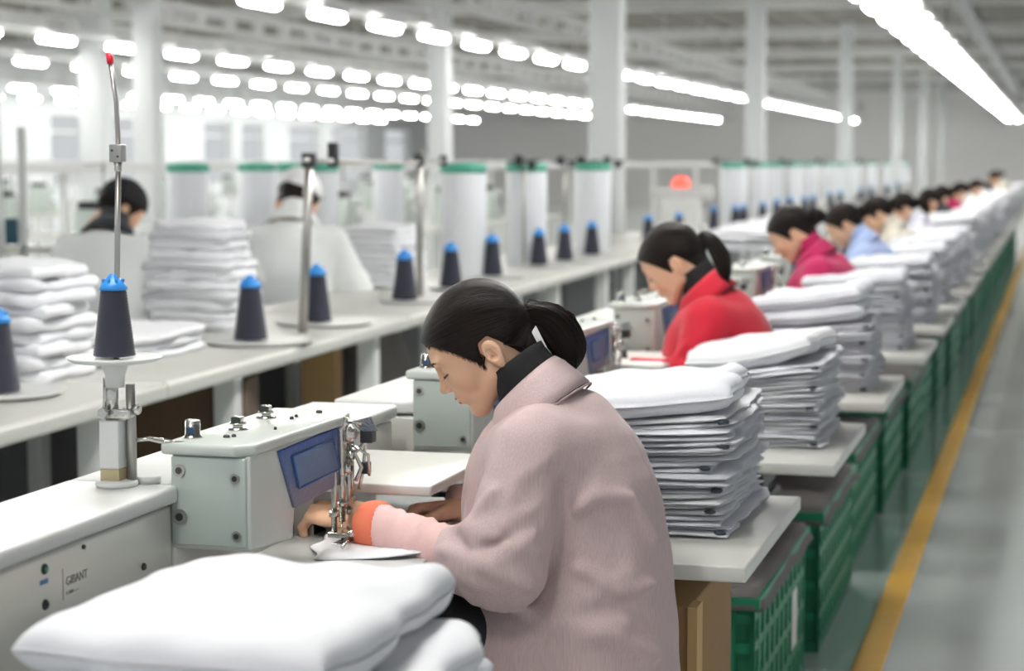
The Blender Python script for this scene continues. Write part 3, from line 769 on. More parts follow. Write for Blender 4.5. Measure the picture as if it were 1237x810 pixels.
cones = [(303, 409, 1.62), (383, 387, 1.60), (489, 361, 1.62), (545, 346, 1.6), (595, 332, 1.62), (651, 319, 1.58), (682, 313.5, 1.62), (715, 306.5, 1.6),
         (783, 291, 1.5), (820, 285, 1.45), (841, 281, 1.6), (862, 277, 1.55), (888, 273.5, 1.5), (898, 272, 1.5), (921, 267, 1.5), (938, 264, 1.6), (954, 261, 1.6),
         (972, 257, 1.5), (982, 255.5, 1.5), (1003, 250, 1.5), (1015, 247, 1.5), (1040, 241.5, 1.5), (1052, 239, 1.5), (1072, 235, 1.5), (1084, 232.5, 1.5)]
for i, (px, py, s) in enumerate(cones):
    x, y = atZ(px, py, .79)
    o = dup(KP, (x, y, .787), 'dark yarn cone with blue cap on the second table line, %s from the left' % ORD[i+1]); o.scale = (s, s, s*.98)
    o['group'] = 'yarn cones on the second table line'
    if i < 8:
        tr = link('cone_tray', TRM, None, (x+.03, y, .776)); tr.scale = (1.05, 1.05, .8) if i < 2 else (.8, .8, .8)
        tag(tr, 'round white tray under the %s yarn cone of the second table line' % ORD[i+1], 'tray', 'round trays under the yarn cones')
x, y = atZ(-4, 471, .79)
o = dup(KP, (x, y, .787), 'dark yarn cone with blue cap cut off by the left edge of the picture'); o.scale = (1.75, 1.75, 1.62)
KP['group'] = 'yarn cones'
tr = link('cone_tray', TRM, None, (x, y, .776)); tag(tr, 'white tray under the yarn cone at the left edge of the picture', 'tray', 'round trays under the yarn cones')

# thread frame with two poles and a cross bar
f = thing('thread_rack', 'grey steel thread rack of two poles and a crossbar on the second table line', 'thread rack')
xa, ya = atZ(366, 401, .776); xb, yb = atZ(507, 357, .776)
m_ = MB().tube([(xa, ya, .776), (xa+.015, ya, 1.10), (xa+.03, ya, 1.40)], .016, 12).build('pole', 'steel', f)
MB().tube([(xb, yb, .776), (xb, yb, 1.435)], .016, 12).build('pole', 'steel', f)
dx, dy = (xb-xa-.03), (yb-ya)
MB().tube([(xa+.03-dx*.04, ya-dy*.04, 1.385), (xa+.03+dx*.5, ya+dy*.5, 1.376), (xb, yb, 1.376), (xb+dx*.33, yb+dy*.33, 1.385)], .010, 10).build('crossbar', 'steel', f)
m_ = MB()
for q, s in ((0, .022), (.18, .018), (1., .02), (1.30, .016)):
    X_, Y_ = xa+.03+dx*q, ya+dy*q; m_.box(X_-s, X_+s, Y_-s, Y_+s, 1.36, 1.41 if q != .18 else 1.45, bev=.003)
split_build(m_, 'clamp', 'dark', f)
# slim single poles further along
def pole_proto():
    t = thing('thread_pole', 'x', 'thread pole')
    MB().lathe([(.05, 0), (.05, .01), (.01, .012)], n=16).build('base', 'whitemetal', t)
    MB().tube([(0, 0, .01), (0, 0, .62)], .009, 8).build('pole', 'steel', t)
    m_ = MB(); m_.tube([(-.10, 0, .60), (.10, 0, .61)], .006, 6); m_.box(-.05, -.01, -.02, .02, .58, .64); m_.box(.03, .07, -.02, .02, .56, .61); m_.build('guide_bar', 'dark', t)
    return t
PP = pole_proto(); first = True
for i, (px, py) in enumerate(((633, 322), (682, 300), (707, 304), (738, 300), (868, 272), (905, 265), (947, 258), (990, 250), (1040, 240))):
    x, y = atZ(px, py, .776); lab = 'slim steel thread guide pole on the second table line, %s from the left' % ORD[i]
    if first: o = PP; o.location = (x, y, .776); o['label'] = lab; first = False
    else: o = dup(PP, (x, y, .776), lab)
    o['group'] = 'thread guide poles on the second table line'
# tall white yarn drums with green lids
def drum_proto():
    t = thing('yarn_drum', 'x', 'drum')
    MB().lathe([(.118, 0), (.12, .004), (.12, .555), (.118, .56)], n=30).build('drum_body', mat('white drum', (.72, .74, .77), .5, var=.03, bscale=5), t)
    MB().lathe([(.123, .545), (.124, .575), (.118, .592), (.05, .598), (.01, .598)], n=30).build('lid', 'greencap', t)
    return t
DP = drum_proto(); first = True
drums = [(560, 10.4), (636, 11.7), (716, 13.3), (885, 18.8), (912, 21), (934, 23.2), (954, 25.2), (975, 28), (995, 31), (1014, 34), (1034, 38), (1053, 42), (1072, 47), (1092, 53)]
for i, (px, d) in enumerate(drums):
    x, y = fromdepth(px, d); lab = 'tall white drum with green lid on the second table line, %s from the left' % ORD[i]
    if first: o = DP; o.location = (x, y, .776); o['label'] = lab; first = False
    else: o = dup(DP, (x, y, .776), lab)
    o['group'] = 'green-lidded drums on the second table line'
for i, (px, d) in enumerate(((228, 11.3), (312, 12.5), (384, 11.6), (470, 15.2), (352, 13))):
    x, y = fromdepth(px, d); dup(DP, (x, y, .776), 'tall white drum with green lid behind the workers in white, %s from the left' % ORD[(0, 1, 3, 4, 2)[i]], group='green-lidded drums on the third table line')
# stacks on the second line
def bigstack(cx, cy, n, name_of, seed, w=.5, l=.5, t=.034, taper=0, z0=.776, sx=1.):
    r = random.Random(seed); z = z0
    ms = [garment_mesh('folded_garment', w, l, t*1.12, 200+seed*3+s, 1, .9, wav=.009, bend=-.016, rc=.07) for s in range(3)]
    for me in ms: me.materials.clear(); me.materials.append(M['pilecloth'])
    for i in range(n):
        q = 1-taper*abs(i/n-.35)
        o = link('folded_garment', ms[i % 3], None, (cx+r.uniform(-.008, .008), cy+r.uniform(-.008, .008), z)); o.scale = (q*sx, q, 1); o.rotation_euler = (0, 0, r.uniform(-.06, .06))
        pos = 'topmost' if i == n-1 else ('lowest' if i == 0 else '%s from the bottom' % ORD[i])
        tag(o, 'loose white garment, %s, pile %s' % (pos, name_of), 'garment', 'white garments piled '+name_of)
        z += t*.96
    return z
x, y = atZ(30, 465, .776); bigstack(x-.16, y+.18, 9, 'at the left edge of the picture', 1, w=.42, l=.36, t=.037)
x, y = atZ(222, 400, .776); bigstack(x, y+.15, 11, 'between the two workers in white', 2, w=.36, l=.34, t=.037, taper=.35)
x, y = atZ(472, 345, .776); bigstack(x-.05, y, 9, 'behind the grey thread rack', 3, w=.36, l=.5, t=.034, taper=.15)
x, y = atZ(168, 425, .776); bigstack(x-.08, y-.15, 3, 'lying flat behind the foreground yarn stand', 4, w=.5, l=.7, t=.03)
for i, (px, py, n) in enumerate(((905, 300, 4), (925, 290, 4), (870, 300, 3), (960, 280, 4))):
    x, y = atZ(px, py, .776); bigstack(x, y, n, 'behind the workers in red, %s heap' % ORD[(1, 2, 0, 3)[i]], 10+i, w=.5, l=.9, t=.036)
# things under the second line
def carton(px0, px1, d, z1, m_, lab):
    x0, y0 = fromdepth(px0, d); x1, y1 = fromdepth(px1, d); c = ((x0+x1)/2, (y0+y1)/2); w_ = math.hypot(x1-x0, y1-y0)
    t = thing('cardboard_box', lab, 'box', (c[0], c[1], 0), yaw, 'boxes under the second table line')
    MB().box(-w_/2, w_/2, 0, .34, 0, z1, bev=.006).build('carton_body', m_, t)
    MB().box(-w_/2+.01, w_/2-.01, -.004, .0, z1*.46, z1*.5).build('packing_tape', 'carton', t)
carton(140, 294, 6.1, .70, 'cartondark', 'wide dark brown carton under the second table line behind the thread stand')
carton(362, 404, 7.9, .70, 'carton', 'narrow brown carton under the second table line left of the grey sack')
carton(520, 545, 9.0, .55, 'cartondark', 'small dark carton under the second table line behind the head of the woman in pink')
def sack(px, d, w_, h_, lab, m_='greybag'):
    x, y = fromdepth(px, d); g = Grid((-w_/2-.05, -.25, -.02), (w_/2+.05, .25, h_+.1), .02)
    f_ = ellips(g, (0, 0, h_*.5), (w_/2, .2, h_*.54)); f_ = smax(f_, -g.z, .02); f_ += .012*np.sin(g.x*30+g.z*14)*np.sin(g.z*22)
    o = link('fabric_sack', netmesh('fabric_sack', g, f_, m_), None, (x, y, 0)); o.rotation_euler = (0, 0, yaw); tag(o, lab, 'sack')
sack(452, 8.5, .36, .70, 'slumped grey fabric sack under the second table line'); sack(75, 5.3, .3, .5, 'dark sack under the second table line at the left edge', 'trouser')
# ------------------------------------------------------------------ people
# body frame: x forward, y to the person's left, z up, origin on the floor under the seat
HP = math.radians(37)
def head_sdf(g):
    f = ellips(g, (-.018, 0, .030), (.092, .072, .082))
    f = smin(f, ellips(g, (.030, 0, .022), (.058, .062, .062)), .03)
    f = smin(f, ellips(g, (.034, 0, -.030), (.046, .053, .066)), .03)      # face
    f = smin(f, ellips(g, (.058, 0, -.020), (.026, .040, .050)), .02)
    for s in (-1, 1):
        f = smin(f, capsule(g, (-.004, s*.050, -.055), (.060, s*.012, -.092), .018, .014), .024)  # jaw
        f = smin(f, ellips(g, (.052, s*.034, -.028), (.026, .022, .024)), .018)   # cheek
        f = smin(f, ellips(g, (.072, s*.026, .026), (.014, .026, .008)), .014)    # brow
    f = smin(f, ellips(g, (.069, 0, -.094), (.016, .018, .014)), .016)      # chin
    for s in (-1, 1):
        f = smax(f, -ellips(g, (.092, s*.031, .007), (.017, .019, .011)), .012)   # socket
        f = smin(f, ellips(g, (.0675, s*.031, .004), (.0135, .0155, .0115)), .003)     # lidded eye
        f = smax(f, -ellips(g, (.083, s*.032, -.0032), (.0045, .0145, .0011)), .0015)   # lid line
        f = smax(f, -ellips(g, (.078, s*.032, .0135), (.0045, .014, .0012)), .003)     # lid fold
    f = smin(f, capsule(g, (.078, 0, .018), (.097, 0, -.020), .0058, .0085), .012)    # nose bridge
    f = smin(f, ellips(g, (.101, 0, -.026), (.0105, .0095, .0085)), .006)
    for s in (-1, 1):
        f = smin(f, ellips(g, (.091, s*.0115, -.030), (.010, .0065, .0068)), .004)
        f = smax(f, -ellips(g, (.094, s*.006, -.0375), (.004, .003, .003)), .002)
    f = smin(f, ellips(g, (.077, 0, -.056), (.016, .024, .016)), .014)         # muzzle
    f = smin(f, ellips(g, (.088, 0, -.0515), (.0085, .020, .0052)), .005)
    f = smin(f, ellips(g, (.0865, 0, -.0635), (.0080, .016, .0055)), .004)
    f = smax(f, -ellips(g, (.094, 0, -.0575), (.008, .022, .0011)), .0015)
    f = smin(f, capsule(g, (-.035, 0, -.03), (-.045, 0, -.15), .050, .052), .03)     # neck
    return f
gh = Grid((-.125, -.09, -.17), (.125, .09, .125), .0024)
HEAD = netmesh('head', gh, head_sdf(gh), 'skin', 1)
class Line: pass
def surf_x(y, z):
    """x of the face surface at this height and side"""
    L = Line(); L.x = np.linspace(.04, .13, 400).astype(np.float32); L.y = np.full(400, y, np.float32); L.z = np.full(400, z, np.float32)
    f = head_sdf(L); i = np.where(f < 0)[0]; return float(L.x[i[-1]]) if len(i) else .08
def ear_mesh():
    g = Grid((-.03, -.03, -.04), (.03, .03, .04), .0012)
    # disc in the x-z plane, bowl facing +y, tilted back
    f = ellips(g, (0, .0, .006), (.0175, .0065, .022)); f = smin(f, ellips(g, (.003, 0, -.019), (.0095, .0055, .013)), .012)
    f = smax(f, -ellips(g, (.002, .008, .004), (.0125, .0075, .0165)), .003)
    f = smin(f, capsule(g, (.013, -.001, -.012), (.013, .002, -.003), .0035, .0045), .003)
    f = smin(f, capsule(g, (-.005, .0008, -.004), (-.003, .001, .012), .0028, .0025), .004)
    f = smin(f, capsule(g, (-.003, .001, .012), (.006, .001, .016), .0024, .0018), .003)
    f = smax(f, -ellips(g, (.0065, .004, -.004), (.0045, .007, .005)), .002)
    return netmesh('ear', g, f, 'skin', 1)
EAR = ear_mesh()
HAIRPOLY = [(.13, .094), (.094, .080), (.074, .062), (.052, .040), (.034, .014), (.020, -.012), (.012, -.030), (.004, -.032), (.000, -.008), (-.008, .010),
            (-.030, .012), (-.042, -.010), (-.050, -.035), (-.060, -.056), (-.10, -.062), (-.15, -.02), (-.15, .16), (.13, .16)]
def hair_sdf(g, poly=HAIRPOLY, puff=.0, tie=(-.096, 0, -.012)):
    f = ellips(g, (-.018, 0, .033), (.098+puff, .080+puff, .091+puff))
    f = smin(f, ellips(g, (.030, 0, .030), (.066, .070, .064)), .03)
    f = smin(f, capsule(g, (-.02, 0, -.03), (-.05, 0, -.05), .060, .050), .02)
    f = smin(f, capsule(g, (-.07, 0, .004), tie, .045, .018), .03)
    f = smax(f, polyd(g.x, g.z, poly), .006)
    return f
def strand_uv(me, c=(-.11, 0, -.002)):
    co = np.zeros(len(me.vertices)*3, np.float32); me.vertices.foreach_get('co', co); co = co.reshape(-1, 3)
    d = co-np.array(c); ax = np.array((1., 0, .30)); ax /= np.linalg.norm(ax); up = np.array((-ax[2], 0, ax[0]))
    u = np.arctan2(d[:, 1], np.abs(d@up)*np.sign(d@up)+1e-6)/PI; L = np.linalg.norm(d, axis=1)
    li = np.zeros(len(me.loops), np.int32); me.loops.foreach_get('vertex_index', li)
    lay = me.uv_layers.new(name='strand'); uv = np.stack([np.abs(u[li])*1.6, L[li]*6], 1).astype(np.float32); lay.data.foreach_set('uv', uv.ravel())
gg = Grid((-.15, -.105, -.085), (.125, .105, .145), .0028)
HAIR = netmesh('hair', gg, hair_sdf(gg), 'hair', 2); strand_uv(HAIR)
def tail_mesh(path, radii, n=40, seg=26, name='ponytail', flat=.8):
    P = [Vector(p) for p in path]
    def cr(t, arr):
        m = len(arr)-1; x = t*m; i = min(int(x), m-1); u = x-i
        a, b, c, d = arr[max(i-1, 0)], arr[i], arr[i+1], arr[min(i+2, m)]
        return .5*((2*b)+(c-a)*u+(2*a-5*b+4*c-d)*u*u+(-a+3*b-3*c+d)*u**3)
    rr = random.Random(3); rings = []
    for i in range(seg+1):
        t = i/seg; p = cr(t, P); q = cr(min(t+.01, 1), P); o = cr(max(t-.01, 0), P); T = (q-o).normalized()
        S = Vector((0, 1, 0)); U = T.cross(S).normalized(); R = max(cr(t, radii), .001)
        rings.append([p+(U*math.cos(2*PI*k/n)+S*math.sin(2*PI*k/n)*flat)*R*(1+.05*math.sin(k*2.3+3*t)+.04*math.sin(k*5.1)) for k in range(n)])
    me = loftmesh(name, rings, 'hair', caps=True); lay = me.uv_layers.new(name='strand')
    for poly in me.polygons:
        for li in poly.loop_indices:
            v = me.loops[li].vertex_index; lay.data[li].uv = (min(v % n, n-v % n)/n*2.2, v//n/seg*1.2)
    return me
TAIL = tail_mesh([(-.094, 0, -.010), (-.112, 0, -.012), (-.130, 0, -.028), (-.140, 0, -.056), (-.138, 0, -.092), (-.126, 0, -.122), (-.116, 0, -.142)], [.017, .023, .031, .036, .035, .026, .005])
BUN = tail_mesh([(-.100, 0, .008), (-.115, 0, .005), (-.132, 0, -.008), (-.145, 0, -.026), (-.148, 0, -.042)], [.02, .034, .038, .03, .006])
LONG = tail_mesh([(-.108, 0, .002), (-.126, .0, .0), (-.142, .02, -.03), (-.140, .035, -.075), (-.125, .045, -.12), (-.105, .045, -.16)], [.017, .024, .026, .028, .022, .004])

def make_head(parent, pos, pitch_, yaw_, hair='tail', detail=True, cap=None, mask=False, hairm=None, roll=0.):
    h = link('head', HEAD, parent, pos); h.rotation_euler = (roll, pitch_, yaw_)
    for s in (-1, 1):
        e = link('ear', EAR, h, (-.022, s*.0755, -.022)); e.rotation_euler = (s*-.02, .12, s*-.25 if s > 0 else .25)
        if s < 0: e.scale = (1, -1, 1)
    if detail:
        L = MB(); B = MB()
        for s in (-1, 1):
            pts = [(s*y_, -.0035-.0022*math.cos((y_-.031)*95)) for y_ in np.linspace(.018, .0475, 10)]
            L.tube([(surf_x(a, b)+.0012, a, b) for a, b in pts], [.0005, .0010, .0014, .0016, .0017, .0018, .0018, .0018, .0014, .0006], 6)
            for q in range(8):
                a, b = pts[2+q]; x_ = surf_x(a, b); L.tube([(x_, a, b), (x_+.004, a+s*.0015*q/4, b-.0022), (x_+.0065, a+s*.003*q/4, b-.0022)], [.0006, .0005, .0002], 4)
            pts = [(s*(.014+.036*t), .0215+.0065*math.sin(t*2.4)) for t in np.linspace(0, 1, 9)]
            B.tube([(surf_x(a, b)-.0002, a, b) for a, b in pts], [.0018, .0026, .003, .003, .0028, .0025, .002, .0014, .0006], 6)
        L.build('eyelashes', 'lash', h); B.build('eyebrow', 'lash', h)
        g = Grid((.07, -.03, -.08), (.11, .03, -.04), .0011)
        f = ellips(g, (.0885, 0, -.0517), (.0084, .0195, .0046)); f = np.minimum(f, ellips(g, (.0870, 0, -.0632), (.0080, .0165, .0050)))
        f = smax(f, -ellips(g, (.095, 0, -.0575), (.008, .022, .0009)), .001)
        link('lips', netmesh('lips', g, f, 'skinlip', 1), h)
    if hair != 'none':
        hr = link('hair', HAIR, h)
        if hair == 'tail':
            link('ponytail', TAIL, h)
            MB().tube([(-.096, 0, -.010), (-.108, 0, -.010)], .0215, 18).build('hair_tie', 'black', h)
        if hair == 'bun': link('hair_bun', BUN, h)
        if hair == 'long':
            link('ponytail', LONG, h); MB().tube([(-.108, 0, .001), (-.120, 0, .002)], .0215, 18).build('hair_tie', 'black', h)
        if hair == 'black_over':
            pass
    if cap:
        g = Grid((-.14, -.10, -.02), (.13, .10, .15), .005)
        f = ellips(g, (-.012, 0, .036), (.108, .088, .100)); f = smax(f, polyd(g.x, g.z, [(.14, .055), (-.15, .0), (-.16, .2), (.14, .2)]), .006)
        c = link('cap', netmesh('cap', g, f, cap, 1), h)
        b = MB(); b.tube([(.075, s_*.0+y_, .066+.0*abs(y_)) for s_, y_ in [(0, v) for v in np.linspace(-.06, .06, 8)]], .004, 6); b.build('cap_band', 'whitemetal' if cap != 'white' else 'trouser', h)
    if mask:
        g = Grid((.02, -.075, -.12), (.13, .075, .01), .004)
        f = ellips(g, (.066, 0, -.055), (.052, .062, .050)); f = smax(f, -ellips(g, (.052, 0, -.055), (.052, .060, .052)), .004)
        link('face_mask', netmesh('face_mask', g, f, 'white', 1), h)
    return h

PROF = [  # z, front x, back x, half width
    (.36, .235, -.190, .225), (.42, .225, -.191, .222), (.50, .205, -.187, .208), (.60, .205, -.180, .192), (.68, .212, -.170, .184), (.74, .212, -.158, .182),
    (.80, .202, -.139, .184), (.84, .188, -.120, .178), (.88, .165, -.094, .150), (.92, .128, -.062, .105), (.95, .105, -.034, .078), (.985, .09, .00, .06)]
def torso_sdf(g, prof=PROF, ztop=.955):
    z = g.z; P = np.array(prof)
    fx = np.interp(z, P[:, 0], P[:, 1]); bx = np.interp(z, P[:, 0], P[:, 2]); wy = np.interp(z, P[:, 0], P[:, 3])
    cx = (fx+bx)/2; rx = (fx-bx)/2
    e = ((np.abs(g.x-cx)/rx)**2.3+(np.abs(g.y)/wy)**2.3)**(1/2.3)
    f = (e-1)*np.minimum(rx, wy)*.85
    f = smax(f, z-ztop, .03); f = smax(f, .37-z, .01)
    return f
def crease(f, g, pts, w_, amp):
    """soft fold running along a polyline; amp > 0 raises it"""
    d = None
    for a, b in zip(pts[:-1], pts[1:]):
        c = capsule(g, a, b, 0); d = c if d is None else np.minimum(d, c)
    return f-amp*np.exp(-(d/w_)**2)
def jacket_mesh(h, larm, rarm, sleeve_end, folds=True, m='pink', prof=PROF, hem=0):
    """larm/rarm = shoulder, elbow, cuff positions"""
    g = Grid((-.24, -.37, .34), (.52, .37, 1.02), h)
    f = torso_sdf(g, prof)
    if hem: f = smax(f, hem-g.z, .02)
    for s, (A, B, C) in ((1, larm), (-1, rarm)):
        f = smin(f, ellips(g, (A[0]-.005, A[1]*.80, A[2]-.005), (.088, .085, .078)), .05)
        arm = capsule(g, A, B, .073, .080); arm = smin(arm, capsule(g, B, C, .078, .056), .03)
        if folds:
            u = Vector(B)-Vector(A); 
            for i, (q, off, am) in enumerate(((.55, .3, .006), (.72, -.2, .008), (.88, .4, .010), (1.0, -.3, .010))):
                p = Vector(A)+u*q
                arm = crease(arm, g, [p+Vector((-.09, s*.05, off*.14)), p+Vector((.0, s*.09, -off*.02)), p+Vector((.10, s*.05, -off*.10))], .013, am)
            v = Vector(C)-Vector(B)
            for q, am in ((.25, .008), (.5, .009), (.75, .007), (.95, .006)):
                p = Vector(B)+v*q; arm = crease(arm, g, [p+Vector((-.01, s*.05, .08)), p+Vector((.015, s*.08, 0)), p+Vector((-.015, s*.05, -.07))], .012, am)
        # cut the sleeve flat at the cuff
        v = (Vector(C)-Vector(B)).normalized(); pl = (g.x-C[0])*v.x+(g.y-C[1])*v.y+(g.z-C[2])*v.z
        arm = smax(arm, pl, .008)
        f = smin(f, arm, .016)
    if folds:
        for pts, w_, am in [(p_, w__, a_*1.45) for p_, w__, a_ in (([(-.018, .20, .80), (-.035, .19, .73), (-.01, .19, .67), (.05, .20, .60)], .014, -.014),
                            ([(-.03, .19, .75), (-.075, .17, .785), (-.13, .12, .775), (-.165, .08, .70)], .013, .012), ([(-.04, .19, .715), (-.08, .18, .75), (-.13, .14, .735)], .014, -.012),
                            ([(-.05, .19, .655), (-.12, .16, .61), (-.18, .10, .62)], .014, .010), ([(.09, .26, .80), (.15, .24, .73), (.19, .2, .70)], .012, .009), ([(.06, .28, .72), (.13, .28, .69), (.18, .24, .73)], .012, -.009),
                            ([(.05, .28, .66), (.12, .29, .64), (.19, .25, .67)], .011, .010), ([(.0, .22, .86), (.05, .25, .82), (.07, .27, .74)], .013, .007),
                            ([(-.07, .14, .80), (-.12, .12, .70), (-.13, .11, .60)], .022, .007),
                            ([(.02, .19, .56), (-.06, .18, .60), (-.13, .14, .64)], .018, .008), ([(.06, .19, .50), (-.04, .19, .53), (-.12, .16, .55)], .020, .008),
                            ([(.05, .20, .57), (-.08, .19, .54), (-.18, .11, .49)], .016, .011), ([(-.12, .13, .46), (-.04, .19, .42)], .02, .006),
                            ([(.0, .17, .90), (-.05, .10, .90), (-.07, .0, .88)], .02, .003), ([(-.08, .0, .92), (-.14, .0, .80), (-.17, 0, .6), (-.185, 0, .4)], .006, -.003))]:
            f = crease(f, g, pts, w_, am)
        f += .0022*np.sin(g.x*34+g.z*20)*np.sin(g.z*27-g.y*16)
        # armhole seam
        f = crease(f, g, [(.075, .175, .95), (.02, .20, .90), (-.01, .225, .83), (-.015, .22, .77)], .0045, -.004)
    return netmesh('jacket', g, f, m, 2)

def ringpath(c, ax, r, ry, n=40, a0=0, a1=2*PI, lift=0):
    """ring about the tilted axis ax (x-z plane)"""
    U = Vector((ax[2], 0, -ax[0])).normalized(); out = []
    for k in range(n):
        a = a0+(a1-a0)*k/(n-1 if a1-a0 < 6.28 else n); out.append(Vector(c)+U*math.cos(a)*r+Vector((0, 1, 0))*math.sin(a)*ry+Vector(ax)*lift)
    return out
NAX = Vector((.62, 0, .785))
def turtleneck(parent, m='black'):
    c0 = Vector((.052, 0, .915)); r = []
    for q, rad, ry in ((0, .080, .080), (.03, .072, .072), (.06, .066, .066), (.10, .063, .0625), (.115, .0645, .064), (.116, .060, .060), (.09, .058, .058), (.05, .06, .06)):
        r.append(ringpath(c0+NAX*q, NAX, rad, ry))
    return link('turtleneck', loftmesh('turtleneck', r, m), parent)
def collar(parent, m, seam=True):
    # open folded collar round the back of the neck, both ends run into the lapels
    def pth(rad, ry, lift, drop, fr):
        pts = []
        for k in range(41):
            a = -PI+2*PI*k/40; s = math.cos(a)    # a=0 at the back
            c0 = Vector((.070, 0, .925)); U = Vector((NAX.z, 0, -NAX.x))
            back = (1+math.cos(a))/2
            p = c0+NAX*(lift*(.75+.25*back)-drop)-U*math.cos(a)*rad*(1+(fr if s < 0 else 0)*-s)+Vector((0, 1, 0))*math.sin(a)*ry
            pts.append(p)
        return pts
    c = [pth(.068, .074, .030, .02, .0), pth(.070, .076, .052, .0, .02), pth(.075, .082, .058, .0, .05), pth(.083, .097, .044, .002, .12), pth(.092, .118, .012, .008, .22), pth(.096, .126, -.004, .014, .27)]
    return link('collar', loftmesh('collar', c, m, closed=False, thick=.005), parent)

def hand_sdf(g, curl=(.5, .55, .6, .6), spread=1., thumb=.5):
    """wrist at origin, fingers along +x, palm down, thumb on the -y side"""
    kn = [(.083, -.027, .003), (.088, -.009, .006), (.083, .010, .005), (.074, .027, .001)]; fl = [(.040, .024, .020), (.044, .027, .021), (.040, .025, .020), (.032, .020, .018)]
    f = ellips(g, (.0, 0, 0), (.03, .026, .019))
    f = smin(f, ellips(g, (.045, 0, -.002), (.048, .036, .0155)), .012)
    for (kx, ky, kz), ls, cu, i in zip(kn, fl, curl, range(4)):
        f = smin(f, capsule(g, (.012, ky*.55, 0), (kx, ky, kz), .013, .0098), .008)
        a = -cu*.9; p = np.array((kx, ky, kz)); dy = ky*.12*spread; fin = None
        for j, l in enumerate(ls):
            q = p+np.array((math.cos(a)*l, dy*l/.03*.4, math.sin(a)*l)); r0 = (.0094, .0082, .0074)[j]*(.92 if i == 3 else 1); r1 = (.0082, .0074, .0062)[j]*(.92 if i == 3 else 1)
            c = capsule(g, p, q, r0, r1); fin = c if fin is None else smin(fin, c, .003)
            p = q; a -= cu*1.25
        f = smin(f, fin, .0035)
    p0 = (.022, -.024, -.006); p1 = (.052, -.046, -.016); p2 = (.080, -.048-.012*(1-thumb), -.026); p3 = (.102, -.040-.02*(1-thumb), -.032)
    th = smin(capsule(g, p0, p1, .0145, .0115), smin(capsule(g, p1, p2, .0108, .0094), capsule(g, p2, p3, .0092, .0070), .003), .003)
    f = smin(f, th, .008)
    f = smin(f, capsule(g, (-.035, 0, 0), (.005, 0, 0), .022, .0225, 1.15), .012)
    return f
def hand_mesh(curl, mir, h=.0021, thumb=.5):
    g = Grid((-.10, -.08, -.10), (.20, .05, .03), h); f = hand_sdf(g, curl, thumb=thumb)
    me = netmesh('hand', g, f, 'skin', 1)
    if mir:
        for v in me.vertices: v.co.y *= -1
        me.flip_normals()
    return me
HL = hand_mesh((.62, .7, .78, .8), False, thumb=.8); HR = hand_mesh((.75, .85, .95, 1.0), True, thumb=.9)
def put_hand(parent, me, wrist, direction, roll=0., name='hand'):
    o = link(name, me, parent, wrist); d = Vector(direction).normalized()
    q = d.to_track_quat('X', 'Z'); o.rotation_mode = 'QUATERNION'
    from mathutils import Quaternion
    o.rotation_quaternion = q @ Quaternion((1, 0, 0), roll); return o

def legs(parent, m='trouser', fl=None):
    fl = FL if fl is None else fl
    g = Grid((-.16, -.24, fl), (.60, .24, .60), .011)
    f = ellips(g, (-.01, 0, .50), (.155, .18, .10)); 
    for s in (-1, 1):
        f = smin(f, capsule(g, (.02, s*.09, .505), (.44, s*.13, .52), .082, .062), .03); f = smin(f, capsule(g, (.44, s*.13, .52), (.40, s*.14, fl+.09), .060, .045), .02)
    link('trousers', netmesh('trousers', g, f, m, 1), parent)
    for s in (-1, 1):
        g = Grid((.28, s*.14-.06, fl-.01), (.60, s*.14+.06, fl+.13), .008); f = capsule(g, (.37, s*.14, fl+.045), (.52, s*.15, fl+.035), .042, .036); f = smax(f, fl-g.z+.002, .006)
        link('shoe', netmesh('shoe', g, f, 'dark', 1), parent)

# --- the woman in pink ---------------------------------------------------
LARM = ((.045, .165, .860), (.085, .215, .662), (.205, .205, .664)); RARM = ((.045, -.165, .860), (.10, -.235, .67), (.245, -.13, .700))
w1 = thing('person', 'seated woman in a dusty pink jacket and black ponytail, bent over the nearest sewing head', 'person', (0, 0, 0), PI); put(w1, -.86, 3.60)
j = link('jacket', jacket_mesh(.0062, LARM, RARM, None), w1)
turtleneck(w1); collar(w1, 'pink')
# lapels and front edge
for s in (1, -1):
    r = []
    for q in range(14):
        t = q/13; z = .895-.30*t; xf = np.interp(z, [p[0] for p in PROF], [p[1] for p in PROF])+.006
        wd = .055*math.sin(min(1, t*1.5+.35)*PI*.5)*(1-t)**.5+.012
        r.append([Vector((xf-.045*(a**1.5)-.000+.012*math.sin(a*PI), s*(.012+wd*1.35*a), z+.008*a)) for a in np.linspace(0, 1, 6)])
    link('lapel', loftmesh('lapel', r, 'pink', closed=False, thick=.005), w1)
cr = []
for k in range(25):
    a = -2.2+4.4*k/24; s = math.cos(a); c0 = Vector((.070, 0, .925)); U = Vector((NAX.z, 0, -NAX.x)); back = (1+s)/2
    cr.append(c0+NAX*(-.004*(.75+.25*back)-.019)-U*s*.0955*(1+(.27 if s < 0 else 0)*-s)+Vector((0, 1, 0))*math.sin(a)*.129)
MB().tube(cr, .0022, 6).build('collar_seam', 'pinkseam', w1)
# white label strip under the hair tie and seam line of the collar
hd = make_head(w1, (.193, 0, 1.030), HP, 0.24)
MB().prism([(-.112, -.030), (-.098, -.036), (-.092, -.072), (-.104, -.076)], 1, .020, .024, bev=.001).build('hair_ribbon', 'white', hd)
